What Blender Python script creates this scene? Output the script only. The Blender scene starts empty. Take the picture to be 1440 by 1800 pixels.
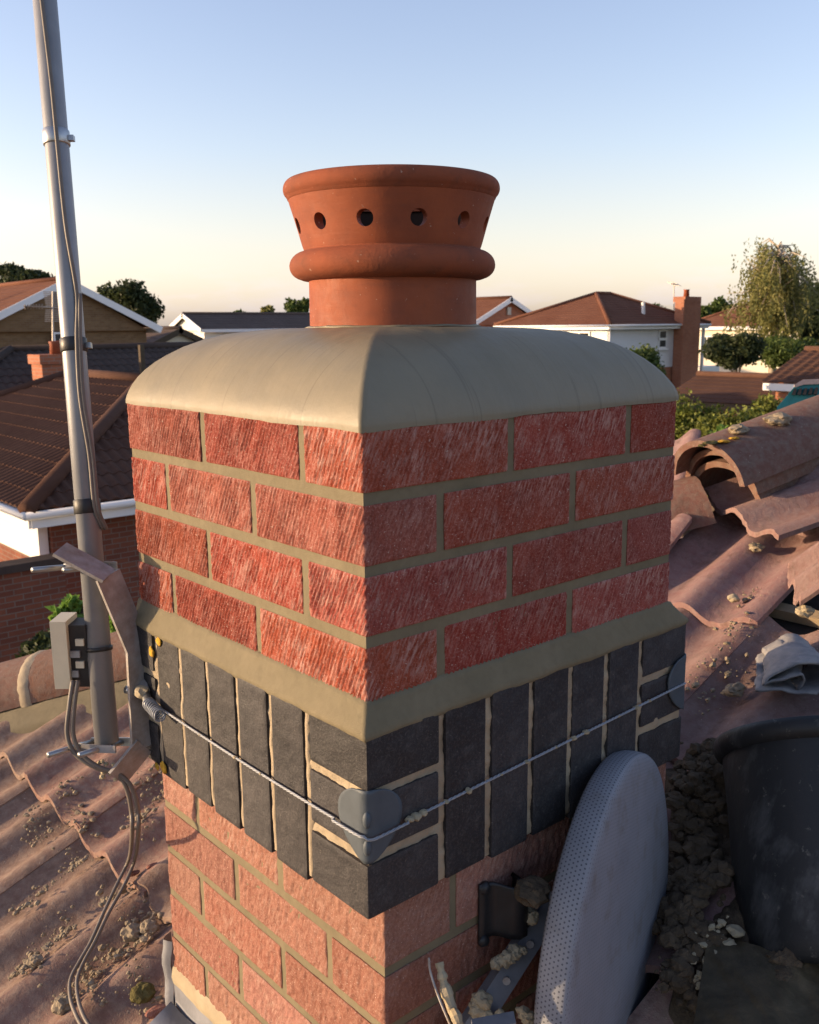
import bpy, math, random
import numpy as np
from mathutils import Vector, Matrix

random.seed(7); RNG = np.random.default_rng(11)
scene = bpy.context.scene
COL = scene.collection

# ------------------------------------------------------------------ camera
CAM = np.array([-.8627, -1.0212, .1002]); FPX = 1669.7
YAW, PITCH, ROLL = .7164, .192, -.0097
def _basis():
    f = np.array([math.sin(YAW)*math.cos(PITCH), math.cos(YAW)*math.cos(PITCH), -math.sin(PITCH)])
    r = np.array([math.cos(YAW), -math.sin(YAW), 0.]); u = np.cross(r, f)
    c, s = math.cos(ROLL), math.sin(ROLL)
    return r*c+u*s, u*c-r*s, f
RT, UP, FW = _basis()
cd = bpy.data.cameras.new('camera'); cam = bpy.data.objects.new('camera', cd); COL.objects.link(cam)
cd.sensor_fit = 'HORIZONTAL'; cd.sensor_width = 36; cd.lens = FPX/1440*36
cd.clip_start = .02; cd.clip_end = 3000
cam.matrix_world = Matrix(((RT[0], UP[0], -FW[0], CAM[0]), (RT[1], UP[1], -FW[1], CAM[1]), (RT[2], UP[2], -FW[2], CAM[2]), (0, 0, 0, 1)))
cd.dof.use_dof = True; cd.dof.focus_distance = 1.22; cd.dof.aperture_fstop = 21
scene.camera = cam
def ray(px, py): return RT*((px-720)/FPX) + UP*((900-py)/FPX) + FW
def at(px, py, d): return CAM + ray(px, py)*d

# ------------------------------------------------------------------ light
SUN_YAW, SUN_EL = math.radians(-50), math.radians(8.0)
w = bpy.data.worlds.new('World'); scene.world = w; w.use_nodes = True
nt = w.node_tree; nt.nodes.clear()
wo = nt.nodes.new('ShaderNodeOutputWorld'); bg = nt.nodes.new('ShaderNodeBackground')
sky = nt.nodes.new('ShaderNodeTexSky'); sky.sky_type = 'NISHITA'; sky.sun_disc = False
sky.sun_elevation = SUN_EL; sky.sun_rotation = SUN_YAW
sky.altitude = 60; sky.air_density = 1.0; sky.dust_density = 1.0; sky.ozone_density = .7
bg.inputs['Strength'].default_value = .15
def wnode(typ, **k):
    q = nt.nodes.new('ShaderNode'+typ)
    for a_, b_ in k.items(): setattr(q, a_, b_)
    return q
def wmix(mode, fac, a_, b_):
    q = wnode('Mix', data_type='RGBA', blend_type=mode)
    for sk, v in ((q.inputs[0], fac), (q.inputs[6], a_), (q.inputs[7], b_)):
        if hasattr(v, 'links'): nt.links.new(v, sk)
        else: sk.default_value = v
    return q.outputs[2]
tint = wmix('MULTIPLY', 1., sky.outputs[0], (1, .915, 1.1, 1))
wtc = wnode('TexCoord'); wsep = wnode('SeparateXYZ'); nt.links.new(wtc.outputs['Generated'], wsep.inputs[0])
bw = wnode('RGBToBW'); nt.links.new(tint, bw.inputs[0])
hz = wnode('ValToRGB'); nt.links.new(wsep.outputs[2], hz.inputs[0])           # pale haze low over the roofs
hz.color_ramp.elements[0].position = 0; hz.color_ramp.elements[0].color = (.72,)*3+(1,); hz.color_ramp.elements[1].position = .17; hz.color_ramp.elements[1].color = (0, 0, 0, 1)
hazec = wmix('MULTIPLY', 1., bw.outputs[0], (.99, .925, .91, 1)); base = wmix('MIX', hz.outputs[0], tint, hazec)
cm = wnode('Mapping'); cm.inputs['Scale'].default_value = (9, 9, 34); nt.links.new(wtc.outputs['Generated'], cm.inputs[0])
cn = wnode('TexNoise'); cn.inputs['Scale'].default_value = 1; cn.inputs['Detail'].default_value = 8; cn.inputs['Roughness'].default_value = .62; nt.links.new(cm.outputs[0], cn.inputs['Vector'])
cr = wnode('ValToRGB'); nt.links.new(cn.outputs[0], cr.inputs[0]); cr.color_ramp.elements[0].position = .47; cr.color_ramp.elements[1].position = .6
band = wnode('ValToRGB'); nt.links.new(wsep.outputs[2], band.inputs[0]); e_ = band.color_ramp.elements; e_[0].position = .0; e_[0].color = (.85,)*3+(1,); e_[1].position = .075; e_[1].color = (0, 0, 0, 1)
cf = wmix('MULTIPLY', 1., cr.outputs[0], band.outputs[0])
cloudc = wmix('MULTIPLY', 1., bw.outputs[0], (1.12, .99, .95, 1)); full = wmix('MIX', cf, base, cloudc)
nt.links.new(full, bg.inputs['Color']); nt.links.new(bg.outputs[0], wo.inputs['Surface'])
sd = bpy.data.lights.new('sun', 'SUN'); sun = bpy.data.objects.new('sun', sd); COL.objects.link(sun)
sd.energy = 3.5; sd.angle = math.radians(.6); sd.color = (1, .71, .42)
sdir = Vector((math.sin(SUN_YAW)*math.cos(SUN_EL), math.cos(SUN_YAW)*math.cos(SUN_EL), math.sin(SUN_EL)))
sun.rotation_euler = sdir.to_track_quat('Z', 'Y').to_euler()
vs = scene.view_settings; vs.view_transform = 'Standard'; vs.look = 'None'; vs.exposure = 1.15; vs.gamma = 1
vs.use_curve_mapping = False
scene.cycles.max_bounces = 6; scene.cycles.diffuse_bounces = 3; scene.cycles.glossy_bounces = 3
scene.cycles.transparent_max_bounces = 8; scene.cycles.use_denoising = True

GZ = -4.6          # ground level

# ------------------------------------------------------------------ helpers
def hsh(ix, iy, s):
    n = (ix*374761393 + iy*668265263 + s*974634777) & 0xffffffff
    n = ((n ^ (n >> 13))*1274126177) & 0xffffffff
    return ((n ^ (n >> 16)) & 0xffff)/65535.
def vn(x, y, s=0):
    x = np.asarray(x, float); y = np.asarray(y, float)
    ix = np.floor(x).astype(np.int64); iy = np.floor(y).astype(np.int64)
    fx = x-ix; fy = y-iy; fx = fx*fx*(3-2*fx); fy = fy*fy*(3-2*fy)
    a = hsh(ix, iy, s); b = hsh(ix+1, iy, s); c = hsh(ix, iy+1, s); d = hsh(ix+1, iy+1, s)
    return (a*(1-fx)+b*fx)*(1-fy) + (c*(1-fx)+d*fx)*fy
def fbm(x, y, s=0, o=3):
    t = 0; a = .5
    for k in range(o): t = t + a*(vn(x*2**k, y*2**k, s+k*17)-.5); a *= .5
    return t*2
def noise3(p, f, s=0):
    p = np.asarray(p)*f
    return (vn(p[..., 0]+p[..., 2]*.71, p[..., 1]+p[..., 2]*.37, s) + vn(p[..., 1]-p[..., 0]*.31+9, p[..., 2]+p[..., 0]*.43, s+5) + vn(p[..., 2]-p[..., 1]*.57+3, p[..., 0]-p[..., 2]*.23, s+9))/1.5-1

def tag(o, label=None, cat=None, group=None, kind=None):
    if label: o['label'] = label
    if cat: o['category'] = cat
    if group: o['group'] = group
    if kind: o['kind'] = kind
    return o
def empty(name, loc=(0, 0, 0), label=None, cat=None, group=None, kind=None, parent=None):
    o = bpy.data.objects.new(name, None); COL.objects.link(o); o.location = Vector(loc); o.empty_display_size = .1
    if parent: o.parent = parent
    return tag(o, label, cat, group, kind)
def link_mesh(name, me, mat=None, parent=None, loc=(0, 0, 0)):
    o = bpy.data.objects.new(name, me); COL.objects.link(o)
    if mat and not me.materials: me.materials.append(mat)
    if parent:                                     # parents are unrotated empties or meshes: coordinates stay world ones
        o.parent = parent
        l = Vector(loc); q = parent
        while q: l = l-q.location; q = q.parent
        o.location = l
    else: o.location = Vector(loc)
    return o
def mesh(name, v, f, smooth=False):
    me = bpy.data.meshes.new(name)
    me.from_pydata([tuple(map(float, p)) for p in v], [], [tuple(map(int, q)) for q in f]); me.update()
    if smooth: me.polygons.foreach_set('use_smooth', [True]*len(me.polygons))
    return me
class MB:
    def __init__(s): s.v = []; s.f = []
    def add(s, v, f):
        n = len(s.v); s.v += [tuple(map(float, p)) for p in v]; s.f += [tuple(int(i)+n for i in q) for q in f]; return s
    def box(s, a, b):
        x0, y0, z0 = a; x1, y1, z1 = b
        return s.add([(x0,y0,z0),(x1,y0,z0),(x1,y1,z0),(x0,y1,z0),(x0,y0,z1),(x1,y0,z1),(x1,y1,z1),(x0,y1,z1)],
                     [(0,3,2,1),(4,5,6,7),(0,1,5,4),(1,2,6,5),(2,3,7,6),(3,0,4,7)])
    def obox(s, c, ax, ay, az):                    # centre + three half axes
        c, ax, ay, az = map(lambda q: np.array(q, float), (c, ax, ay, az))
        vs_ = [c+i*ax+j*ay+k*az for k in (-1, 1) for (i, j) in ((-1,-1),(1,-1),(1,1),(-1,1))]
        return s.add(vs_, [(0,3,2,1),(4,5,6,7),(0,1,5,4),(1,2,6,5),(2,3,7,6),(3,0,4,7)])
    def tube(s, pts, r, n=8, caps=True, flat=1.):
        pts = [np.array(p, float) for p in pts]; N = len(pts); rs = r if hasattr(r, '__len__') else [r]*N
        base = len(s.v); up = None
        for i, p in enumerate(pts):
            t = pts[min(i+1, N-1)]-pts[max(i-1, 0)]; t = t/(np.linalg.norm(t)+1e-12)
            if up is None:
                up = np.array([0, 0, 1.]) if abs(t[2]) < .9 else np.array([1., 0, 0])
            a = np.cross(t, up); a /= np.linalg.norm(a)+1e-12; b = np.cross(a, t); up = b
            for k in range(n):
                g = 2*math.pi*k/n; q = p+rs[i]*(a*math.cos(g)+b*math.sin(g)*flat); s.v.append(tuple(q))
        for i in range(N-1):
            for k in range(n):
                k2 = (k+1) % n; s.f.append((base+i*n+k, base+i*n+k2, base+(i+1)*n+k2, base+(i+1)*n+k))
        if caps:
            s.f.append(tuple(base+k for k in reversed(range(n)))); s.f.append(tuple(base+(N-1)*n+k for k in range(n)))
        return s
    def lathe(s, prof, c=(0, 0, 0), n=64, wob=0):
        base = len(s.v)
        for (r, z) in prof:
            for k in range(n):
                g = 2*math.pi*k/n; s.v.append((c[0]+r*math.cos(g), c[1]+r*math.sin(g), c[2]+z))
        for i in range(len(prof)-1):
            for k in range(n):
                k2 = (k+1) % n; s.f.append((base+i*n+k, base+i*n+k2, base+(i+1)*n+k2, base+(i+1)*n+k))
        return s
    def grid(s, P):                                # P: (m, n, 3)
        m, n = P.shape[:2]; base = len(s.v); s.v += [tuple(q) for q in P.reshape(-1, 3).tolist()]
        for i in range(m-1):
            for j in range(n-1):
                a = base+i*n+j; s.f.append((a, a+1, a+n+1, a+n))
        return s
    def build(s, name, mat, parent=None, smooth=False, loc=None):
        v = np.array(s.v)
        if loc is None: loc = (v.min(0)+v.max(0))/2
        me = mesh(name, v-np.array(loc), s.f, smooth)
        return link_mesh(name, me, mat, parent, loc)
def spline(pts, n=8):
    P = [np.array(p, float) for p in pts]; P = [2*P[0]-P[1]]+P+[2*P[-1]-P[-2]]; out = []
    for i in range(1, len(P)-2):
        for k in range(n):
            t = k/n; a, b, c, d = P[i-1:i+3]
            out.append(.5*((2*b)+(-a+c)*t+(2*a-5*b+4*c-d)*t*t+(-a+3*b-3*c+d)*t**3))
    out.append(P[-2]); return out
_ICO = {}
def ico(sub):
    if sub not in _ICO:
        import bmesh
        bm = bmesh.new(); bmesh.ops.create_icosphere(bm, subdivisions=sub, radius=1)
        _ICO[sub] = (np.array([v.co[:] for v in bm.verts]), [tuple(v.index for v in f.verts) for f in bm.faces]); bm.free()
    return _ICO[sub]
def blob(c, r, sub=2, amp=.35, seed=0, sq=(1, 1, 1), freq=1.6):
    v, f = ico(sub); d = 1+amp*noise3(v+seed*3.7, freq, seed)+amp*.5*noise3(v+seed*1.3, freq*2.6, seed+3)
    return np.array(c)+v*d[:, None]*r*np.array(sq), f

# ------------------------------------------------------------------ materials
def lin(r, g, b): return tuple(((c/255)/12.92 if c/255 <= .04045 else ((c/255+.055)/1.055)**2.4) for c in (r, g, b))
class NT:
    def __init__(s, name):
        s.m = bpy.data.materials.new(name); s.m.use_nodes = True; s.t = s.m.node_tree; s.b = s.t.nodes['Principled BSDF']
        s.tc = s.t.nodes.new('ShaderNodeTexCoord'); s.obj = s.tc.outputs['Object']
    def n(s, typ, **k):
        q = s.t.nodes.new('ShaderNode'+typ)
        for a, b in k.items(): setattr(q, a, b)
        return q
    def l(s, a, b): s.t.links.new(a, b)
    def setin(s, sock, v):
        if hasattr(v, 'is_output') or hasattr(v, 'links'): s.l(v, sock)
        else: sock.default_value = v
    def mapping(s, scale=(1, 1, 1), rot=(0, 0, 0), src=None, loc=(0, 0, 0)):
        q = s.n('Mapping'); q.inputs['Scale'].default_value = scale; q.inputs['Rotation'].default_value = rot; q.inputs['Location'].default_value = loc
        s.l(src or s.obj, q.inputs['Vector']); return q.outputs[0]
    def noise(s, scale, detail=4, rough=.6, vec=None, dist=0):
        q = s.n('TexNoise'); q.inputs['Scale'].default_value = scale; q.inputs['Detail'].default_value = detail
        q.inputs['Roughness'].default_value = rough; q.inputs['Distortion'].default_value = dist
        s.l(vec or s.obj, q.inputs['Vector']); return q.outputs[0]
    def ramp(s, v, stops):
        q = s.n('ValToRGB'); e = q.color_ramp.elements
        while len(e) < len(stops): e.new(.5)
        for i, (p, c) in enumerate(stops):
            e[i].position = p; e[i].color = (c, c, c, 1) if not hasattr(c, '__len__') else (*c, 1)
        s.l(v, q.inputs[0]); return q.outputs[0]
    def mix(s, f, a, b, mode='MIX'):
        q = s.n('Mix'); q.data_type = 'RGBA'; q.blend_type = mode
        s.setin(q.inputs[0], f)
        for i, v in ((6, a), (7, b)):
            if hasattr(v, 'links'): s.l(v, q.inputs[i])
            else: q.inputs[i].default_value = (*v, 1)
        return q.outputs[2]
    def math(s, op, a, b=0., c=None):
        q = s.n('Math'); q.operation = op; s.setin(q.inputs[0], a); s.setin(q.inputs[1], b)
        if c is not None: s.setin(q.inputs[2], c)
        return q.outputs[0]
    def rnd(s): return s.n('ObjectInfo').outputs['Random']
    def vary(s, col, h=.02, v=.25, sat=.15):
        q = s.n('HueSaturation'); r = s.rnd()
        r2 = s.math('FRACT', s.math('MULTIPLY', r, 7.31)); r3 = s.math('FRACT', s.math('MULTIPLY', r, 13.7))
        s.l(s.math('MULTIPLY_ADD', r2, h*2, .5-h), q.inputs['Hue'])
        s.l(s.math('MULTIPLY_ADD', r3, sat*2, 1-sat), q.inputs['Saturation'])
        s.l(s.math('MULTIPLY_ADD', r, v*2, 1-v), q.inputs['Value'])
        s.setin(q.inputs['Color'], col if hasattr(col, 'links') else (*col, 1)); return q.outputs[0]
    def bump(s, h, strength=.3, dist=.002, prev=None):
        q = s.n('Bump'); q.inputs['Strength'].default_value = strength; q.inputs['Distance'].default_value = dist
        s.l(h, q.inputs['Height'])
        if prev is not None: s.l(prev, q.inputs['Normal'])
        return q.outputs[0]
    def out(s, col, rough=.85, spec=.3, metal=0., normal=None):
        s.setin(s.b.inputs['Base Color'], col if hasattr(col, 'links') else (*col, 1))
        s.setin(s.b.inputs['Roughness'], rough); s.b.inputs['Specular IOR Level'].default_value = spec; s.setin(s.b.inputs['Metallic'], metal)
        if normal is not None: s.l(normal, s.b.inputs['Normal'])
        return s.m
def simple(name, c, rough=.8, spec=.3, metal=0., var=.2, scale=20, bump=.2, bscale=200, bdist=.001, rv=0., c2=None):
    t = NT(name); c2 = c2 or tuple(q*(1-var) for q in c)
    f = t.ramp(t.noise(scale, 5, .65), [(.3, 0.), (.7, 1.)])
    col = t.mix(f, c2, c)
    if rv: col = t.vary(col, .01, rv, .1)
    nb = t.bump(t.noise(bscale, 3), bump, bdist) if bump else None
    return t.out(col, rough, spec, metal, nb)

def brick_mat(name, red, pale, dark, bloom):
    t = NT(name); g = t.n('NewGeometry')
    n1 = t.noise(55, 6, .7); n2 = t.noise(14, 3, .6); n3 = t.noise(600, 2, .5)
    col = t.mix(t.ramp(n2, [(.35, 0.), (.7, 1.)]), red, dark)
    col = t.vary(col, .006, .14, .07)
    sp = t.n('SeparateXYZ'); t.l(t.obj, sp.inputs[0]); u = t.math('SUBTRACT', sp.outputs[0], sp.outputs[1]); v = sp.outputs[2]
    c_ = t.math('SUBTRACT', t.math('MULTIPLY', v, .438), t.math('MULTIPLY', u, .899)); a_ = t.math('ADD', t.math('MULTIPLY', u, .438), t.math('MULTIPLY', v, .899))
    cb = t.n('CombineXYZ'); t.l(t.math('MULTIPLY', c_, 330.), cb.inputs[0]); t.l(t.math('MULTIPLY', a_, 55.), cb.inputs[1]); t.l(t.math('MULTIPLY', t.rnd(), 50.), cb.inputs[2])
    st = t.noise(1, 3, .6, cb.outputs[0])
    col = t.mix(t.math('MULTIPLY', t.math('MULTIPLY', t.ramp(st, [(.42, 0.), (.66, 1.)]), t.ramp(t.noise(20, 4, .6), [(.38, .12), (.62, 1.)])), t.math('MULTIPLY_ADD', t.rnd(), bloom*1.3, bloom*.6)), col, pale)
    col = t.mix(t.math('MULTIPLY', t.ramp(st, [(.3, 1.), (.44, 0.)]), .2), col, tuple(q*.6 for q in dark))
    gr = t.noise(360, 3, .7)
    col = t.mix(t.math('MULTIPLY', t.ramp(gr, [(.5, 0.), (.7, 1.)]), .5), col, pale)
    col = t.mix(t.math('MULTIPLY', t.ramp(gr, [(.3, 1.), (.46, 0.)]), .5), col, tuple(q*.5 for q in dark))
    col = t.mix(t.math('MULTIPLY', t.ramp(t.noise(430, 2, .4), [(.665, 0.), (.72, 1.)]), .6), col, (.5, .4, .34))
    nb = t.bump(n3, .7, .0008); nb = t.bump(gr, .7, .0014, nb); nb = t.bump(st, .4, .0012, nb)
    return t.out(col, .92, .2, 0, nb)
MAT = {}
MAT['brick'] = brick_mat('red_brick', (.27, .062, .04), (.4, .22, .18), (.2, .043, .031), .7)
MAT['brick_old'] = brick_mat('pink_brick', (.265, .122, .088), (.36, .225, .175), (.21, .088, .062), .6)
def blue_brick():
    t = NT('blue_brick'); n1 = t.noise(38, 6, .7); n2 = t.noise(9, 4, .6)
    col = t.mix(t.ramp(n2, [(.3, 0.), (.7, 1.)]), (.016, .016, .019), (.036, .034, .036)); col = t.vary(col, .02, .3, .2)
    col = t.mix(t.math('MULTIPLY', t.ramp(n1, [(.52, 0.), (.75, 1.)]), .3), col, (.15, .135, .125))
    col = t.mix(t.math('MULTIPLY', t.ramp(t.noise(190, 3, .6), [(.69, 0.), (.74, 1.)]), .4), col, (.3, .27, .23))
    gr = t.noise(330, 3, .75); col = t.mix(t.math('MULTIPLY', t.ramp(gr, [(.5, 0.), (.68, 1.)]), .3), col, (.12, .11, .1)); col = t.mix(t.math('MULTIPLY', t.ramp(gr, [(.32, 1.), (.47, 0.)]), .5), col, (.012, .012, .013))
    return t.out(col, t.ramp(n1, [(.3, .5), (.7, .8)]), .35, 0, t.bump(gr, .6, .0012, t.bump(t.noise(80, 5, .7), .4, .002)))
MAT['blue'] = blue_brick()
def mortar_mat(name, c1, c2, fresh=True):
    t = NT(name); n1 = t.noise(12, 4, .6); n2 = t.noise(700, 2, .5); n3 = t.noise(70, 5, .65)
    col = t.mix(t.ramp(n1, [(.3, 0.), (.7, 1.)]), c1, c2)
    col = t.mix(t.math('MULTIPLY', t.ramp(n3, [(.45, 0.), (.75, 1.)]), .3), col, tuple(q*.62 for q in c1))
    nb = t.bump(n2, .6, .0006); nb = t.bump(n3, .5 if fresh else .8, .002, nb); nb = t.bump(n1, .4, .006, nb)
    return t.out(col, .82, .25, 0, nb)
MAT['mortar'] = mortar_mat('fresh_mortar', (.15, .128, .078), (.19, .16, .1))
MAT['mortar_old'] = mortar_mat('old_mortar', (.38, .315, .215), (.27, .215, .15), False)
MAT['mortar_dry'] = mortar_mat('dry_mortar', (.4, .34, .23), (.29, .235, .15), False)
def flaunch_mat():
    t = NT('flaunching_mortar'); g = t.n('NewGeometry')
    n1 = t.noise(7, 4, .6)
    col = t.mix(t.ramp(n1, [(.3, 0.), (.7, 1.)]), (.172, .15, .098), (.225, .192, .126))
    # trowel drags: run from the edge towards the pot, in both directions
    a = t.noise(1, 4, .6, t.mapping((3, 100, 2))); b = t.noise(1, 4, .6, t.mapping((100, 3, 2)))
    sep = t.n('SeparateXYZ'); t.l(g.outputs['Normal'], sep.inputs[0])
    ax = t.math('ABSOLUTE', sep.outputs[0]); ay = t.math('ABSOLUTE', sep.outputs[1])
    k = t.math('GREATER_THAN', ax, ay)
    st = t.mix(k, b, a)
    col = t.mix(t.math('MULTIPLY', t.ramp(st, [(.615, 0.), (.66, 1.)]), .45), col, (.12, .1, .065))
    col = t.mix(t.math('MULTIPLY', t.ramp(t.noise(45, 5, .7), [(.5, 0.), (.8, 1.)]), .2), col, (.15, .125, .085))
    nb = t.bump(st, .13, .004); nb = t.bump(t.noise(420, 2), .3, .0005, nb); nb = t.bump(t.noise(60, 4), .2, .002, nb); nb = t.bump(t.noise(11, 3), .15, .012, nb)
    return t.out(col, t.ramp(n1, [(.3, .42), (.7, .6)]), .35, 0, nb)
MAT['flaunch'] = flaunch_mat()
def terracotta():
    t = NT('terracotta'); n1 = t.noise(9, 5, .65); n2 = t.noise(60, 5, .7)
    col = t.mix(t.ramp(n1, [(.3, 0.), (.72, 1.)]), (.3, .075, .026), (.18, .046, .021))
    col = t.mix(t.math('MULTIPLY', t.ramp(t.noise(1, 4, .6, t.mapping((9, 9, 60))), [(.5, 0.), (.75, 1.)]), .4), col, (.15, .045, .026))
    col = t.mix(t.math('MULTIPLY', t.ramp(n2, [(.6, 0.), (.7, 1.)]), .35), col, (.16, .06, .04))
    col = t.mix(t.math('MULTIPLY', t.ramp(t.noise(170, 3, .6), [(.7, 0.), (.74, 1.)]), .6), col, (.45, .34, .26))
    nb = t.bump(t.noise(1, 4, .6, t.mapping((18, 18, 160))), .25, .0015); nb = t.bump(n2, .3, .0012, nb); nb = t.bump(t.noise(400, 2), .2, .0004, nb)
    return t.out(col, t.ramp(n2, [(.3, .62), (.7, .8)]), .35, 0, nb)
MAT['terracotta'] = terracotta()
def tile_mat(name, c1, c2, dust, amount):
    t = NT(name); n1 = t.noise(9, 5, .65); n2 = t.noise(60, 5, .7)
    col = t.mix(t.ramp(n1, [(.32, 0.), (.7, 1.)]), c1, c2); col = t.vary(col, .012, .12, .12)
    col = t.mix(t.math('MULTIPLY', t.ramp(n2, [(.4, 0.), (.68, 1.)]), amount), col, dust)
    col = t.mix(t.math('MULTIPLY', t.ramp(t.noise(17, 6, .75), [(.52, 0.), (.68, 1.)]), .6), col, (.1, .065, .05))
    col = t.mix(t.math('MULTIPLY', t.ramp(t.noise(200, 3, .6), [(.68, 0.), (.72, 1.)]), .5), col, (.5, .45, .38))
    nb = t.bump(t.noise(330, 3), .7, .0014); nb = t.bump(n2, .55, .004, nb)
    return t.out(col, .92, .15, 0, nb)
MAT['tile'] = tile_mat('weathered_tile', (.185, .112, .088), (.235, .155, .124), (.3, .235, .185), .6)
MAT['tile_pink'] = tile_mat('pink_tile', (.19, .108, .098), (.24, .16, .146), (.27, .21, .19), .45)
MAT['ridge'] = tile_mat('ridge_tile', (.135, .07, .055), (.185, .105, .082), (.2, .165, .135), .6)
MAT['tile_raw'] = simple('broken_tile_edge', (.5, .2, .1), .95, var=.4, scale=60, bump=.6, bscale=300)
MAT['galv'] = simple('galvanised_steel', (.42, .43, .43), .38, .5, .85, .25, 30, .12, 120, .0008)
MAT['mast'] = simple('mast_alloy', (.25, .258, .27), .42, .5, .2, .22, 14, .06, 150, .0006)
MAT['steel_dark'] = simple('weathered_steel', (.38, .37, .355), .65, .35, .25, .5, 45, .35, 240, .001, c2=(.24, .2, .17))
MAT['black_steel'] = simple('black_painted_steel', (.025, .025, .027), .45, .4, 0., .4, 40, .2, 200)
MAT['plate'] = simple('zinc_plate', (.08, .098, .115), .6, .35, .15, .2, 40, .15, 150)
MAT['wire'] = simple('galvanised_strand', (.3, .32, .35), .5, .4, .3, .25, 80, .1, 300)
MAT['cable'] = simple('grey_brown_cable', (.17, .145, .12), .55, .4, 0., .3, 25, .1, 200)
MAT['tape'] = simple('black_tape', (.022, .022, .022), .5, .4, 0., .3, 40, .3, 120)
MAT['cream'] = simple('cream_plastic', (.68, .6, .43), .55, .35, 0., .12, 25, .08, 150)
MAT['box_dark'] = simple('dark_plastic', (.05, .042, .035), .6, .3, 0., .4, 40, .2, 150)
MAT['lead'] = simple('lead_sheet', (.25, .26, .285), .55, .4, .35, .35, 16, .35, 30, .004)
MAT['lead_dusty'] = simple('dusty_lead', (.33, .31, .29), .75, .3, .1, .45, 30, .4, 60, .003, c2=(.16, .16, .17))
MAT['rubber'] = None
def rubber():
    t = NT('black_rubber'); n1 = t.noise(1, 5, .65, t.mapping((14, 14, 5))); n2 = t.noise(55, 5, .7)
    col = t.mix(t.ramp(n1, [(.52, 0.), (.72, 1.)]), (.014, .015, .016), (.085, .085, .085))
    col = t.mix(t.math('MULTIPLY', t.ramp(n2, [(.62, 0.), (.72, 1.)]), .5), col, (.22, .2, .17))
    return t.out(col, .55, .4, 0, t.bump(n2, .4, .002))
MAT['rubber'] = rubber()
MAT['sheet'] = simple('muddy_plastic_sheet', (.1, .075, .04), .6, .3, 0., .6, 25, .6, 60, .004)
MAT['soil'] = simple('damp_mortar_rubble', (.115, .084, .054), .95, .2, 0., .5, 40, .8, 200, .003)
MAT['crumb'] = simple('mortar_crumb', (.32, .26, .18), .95, .2, 0., .45, 60, .6, 250, .002)
MAT['moss'] = simple('moss', (.14, .12, .045), .95, .1, 0., .5, 90, .8, 300, .003)
MAT['lichen'] = simple('yellow_lichen', (.6, .35, .05), .95, .1, 0., .4, 120, .6, 300, .002)
MAT['underlay'] = simple('roof_underlay', (.04, .034, .03), .9, .2, 0., .4, 20, .5, 60, .004)
MAT['teal'] = simple('teal_plastic', (.02, .2, .215), .5, .35, 0., .35, 40, .2, 150)
MAT['dust_top'] = simple('dusty_plastic', (.42, .33, .3), .9, .2, 0., .3, 40, .3, 150)
def dish_mat(name, k, dirt):
    t = NT(name); uv = t.n('UVMap').outputs[0]
    sep = t.n('SeparateXYZ'); t.l(uv, sep.inputs[0])
    P = .0056
    r_ = t.math('DIVIDE', sep.outputs[1], P*.866); row = t.math('FLOOR', r_); off = t.math('MULTIPLY', t.math('MODULO', row, 2.), .5)
    fx = t.math('SUBTRACT', t.math('FRACT', t.math('ADD', t.math('DIVIDE', sep.outputs[0], P), off)), .5)
    fy = t.math('MULTIPLY', t.math('SUBTRACT', t.math('FRACT', r_), .5), .866)
    d = t.math('SQRT', t.math('ADD', t.math('MULTIPLY', fx, fx), t.math('MULTIPLY', fy, fy)))
    hole = t.math('LESS_THAN', d, .2)
    base = t.mix(t.ramp(t.noise(10, 4), [(.3, 0.), (.7, 1.)]), (.19, .2, .225), (.23, .242, .27))
    base = t.mix(t.math('MULTIPLY', t.ramp(t.noise(26, 5, .7), [(.52, 0.), (.75, 1.)]), dirt), base, (.13, .1, .07))
    col = t.mix(t.math('MULTIPLY', hole, k), base, (.04, .045, .06))
    return t.out(col, .6, .35, 0, t.bump(t.math('SUBTRACT', 1., hole), .4, .001))
MAT['dish'] = dish_mat('perforated_dish', .8, .3); MAT['dish_face'] = dish_mat('dish_face', .3, .55)
MAT['grey_paint'] = simple('grey_painted_steel', (.2, .205, .22), .55, .35, 0., .3, 30, .2, 150)

# far-off materials
def far_brick(name, c1, c2, mort, sc=1.):
    t = NT(name); q = t.n('TexBrick'); q.offset = .5
    q.inputs['Color1'].default_value = (*c1, 1); q.inputs['Color2'].default_value = (*c2, 1); q.inputs['Mortar'].default_value = (*mort, 1)
    q.inputs['Scale'].default_value = 1; q.inputs['Brick Width'].default_value = .225*sc; q.inputs['Row Height'].default_value = .075*sc; q.inputs['Mortar Size'].default_value = .008*sc
    g = t.n('NewGeometry'); sp = t.n('SeparateXYZ'); t.l(g.outputs['Position'], sp.inputs[0])
    cb = t.n('CombineXYZ'); t.l(t.math('ADD', sp.outputs[0], sp.outputs[1]), cb.inputs[0]); t.l(sp.outputs[2], cb.inputs[1]); t.l(cb.outputs[0], q.inputs['Vector'])
    col = t.mix(t.math('MULTIPLY', t.ramp(t.noise(1.3, 5, .7, g.outputs['Position']), [(.35, 0.), (.7, 1.)]), .45), q.outputs[0], tuple(x*.55 for x in c1))
    return t.out(col, .9, .2)
MAT['fb_brown'] = far_brick('brown_house_brick', (.24, .15, .075), (.17, .1, .05), (.2, .15, .1))
MAT['fb_red'] = far_brick('red_house_brick', (.24, .085, .05), (.17, .06, .04), (.2, .15, .12))
MAT['fb_orange'] = far_brick('orange_house_brick', (.42, .16, .085), (.34, .12, .065), (.3, .22, .17))
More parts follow.
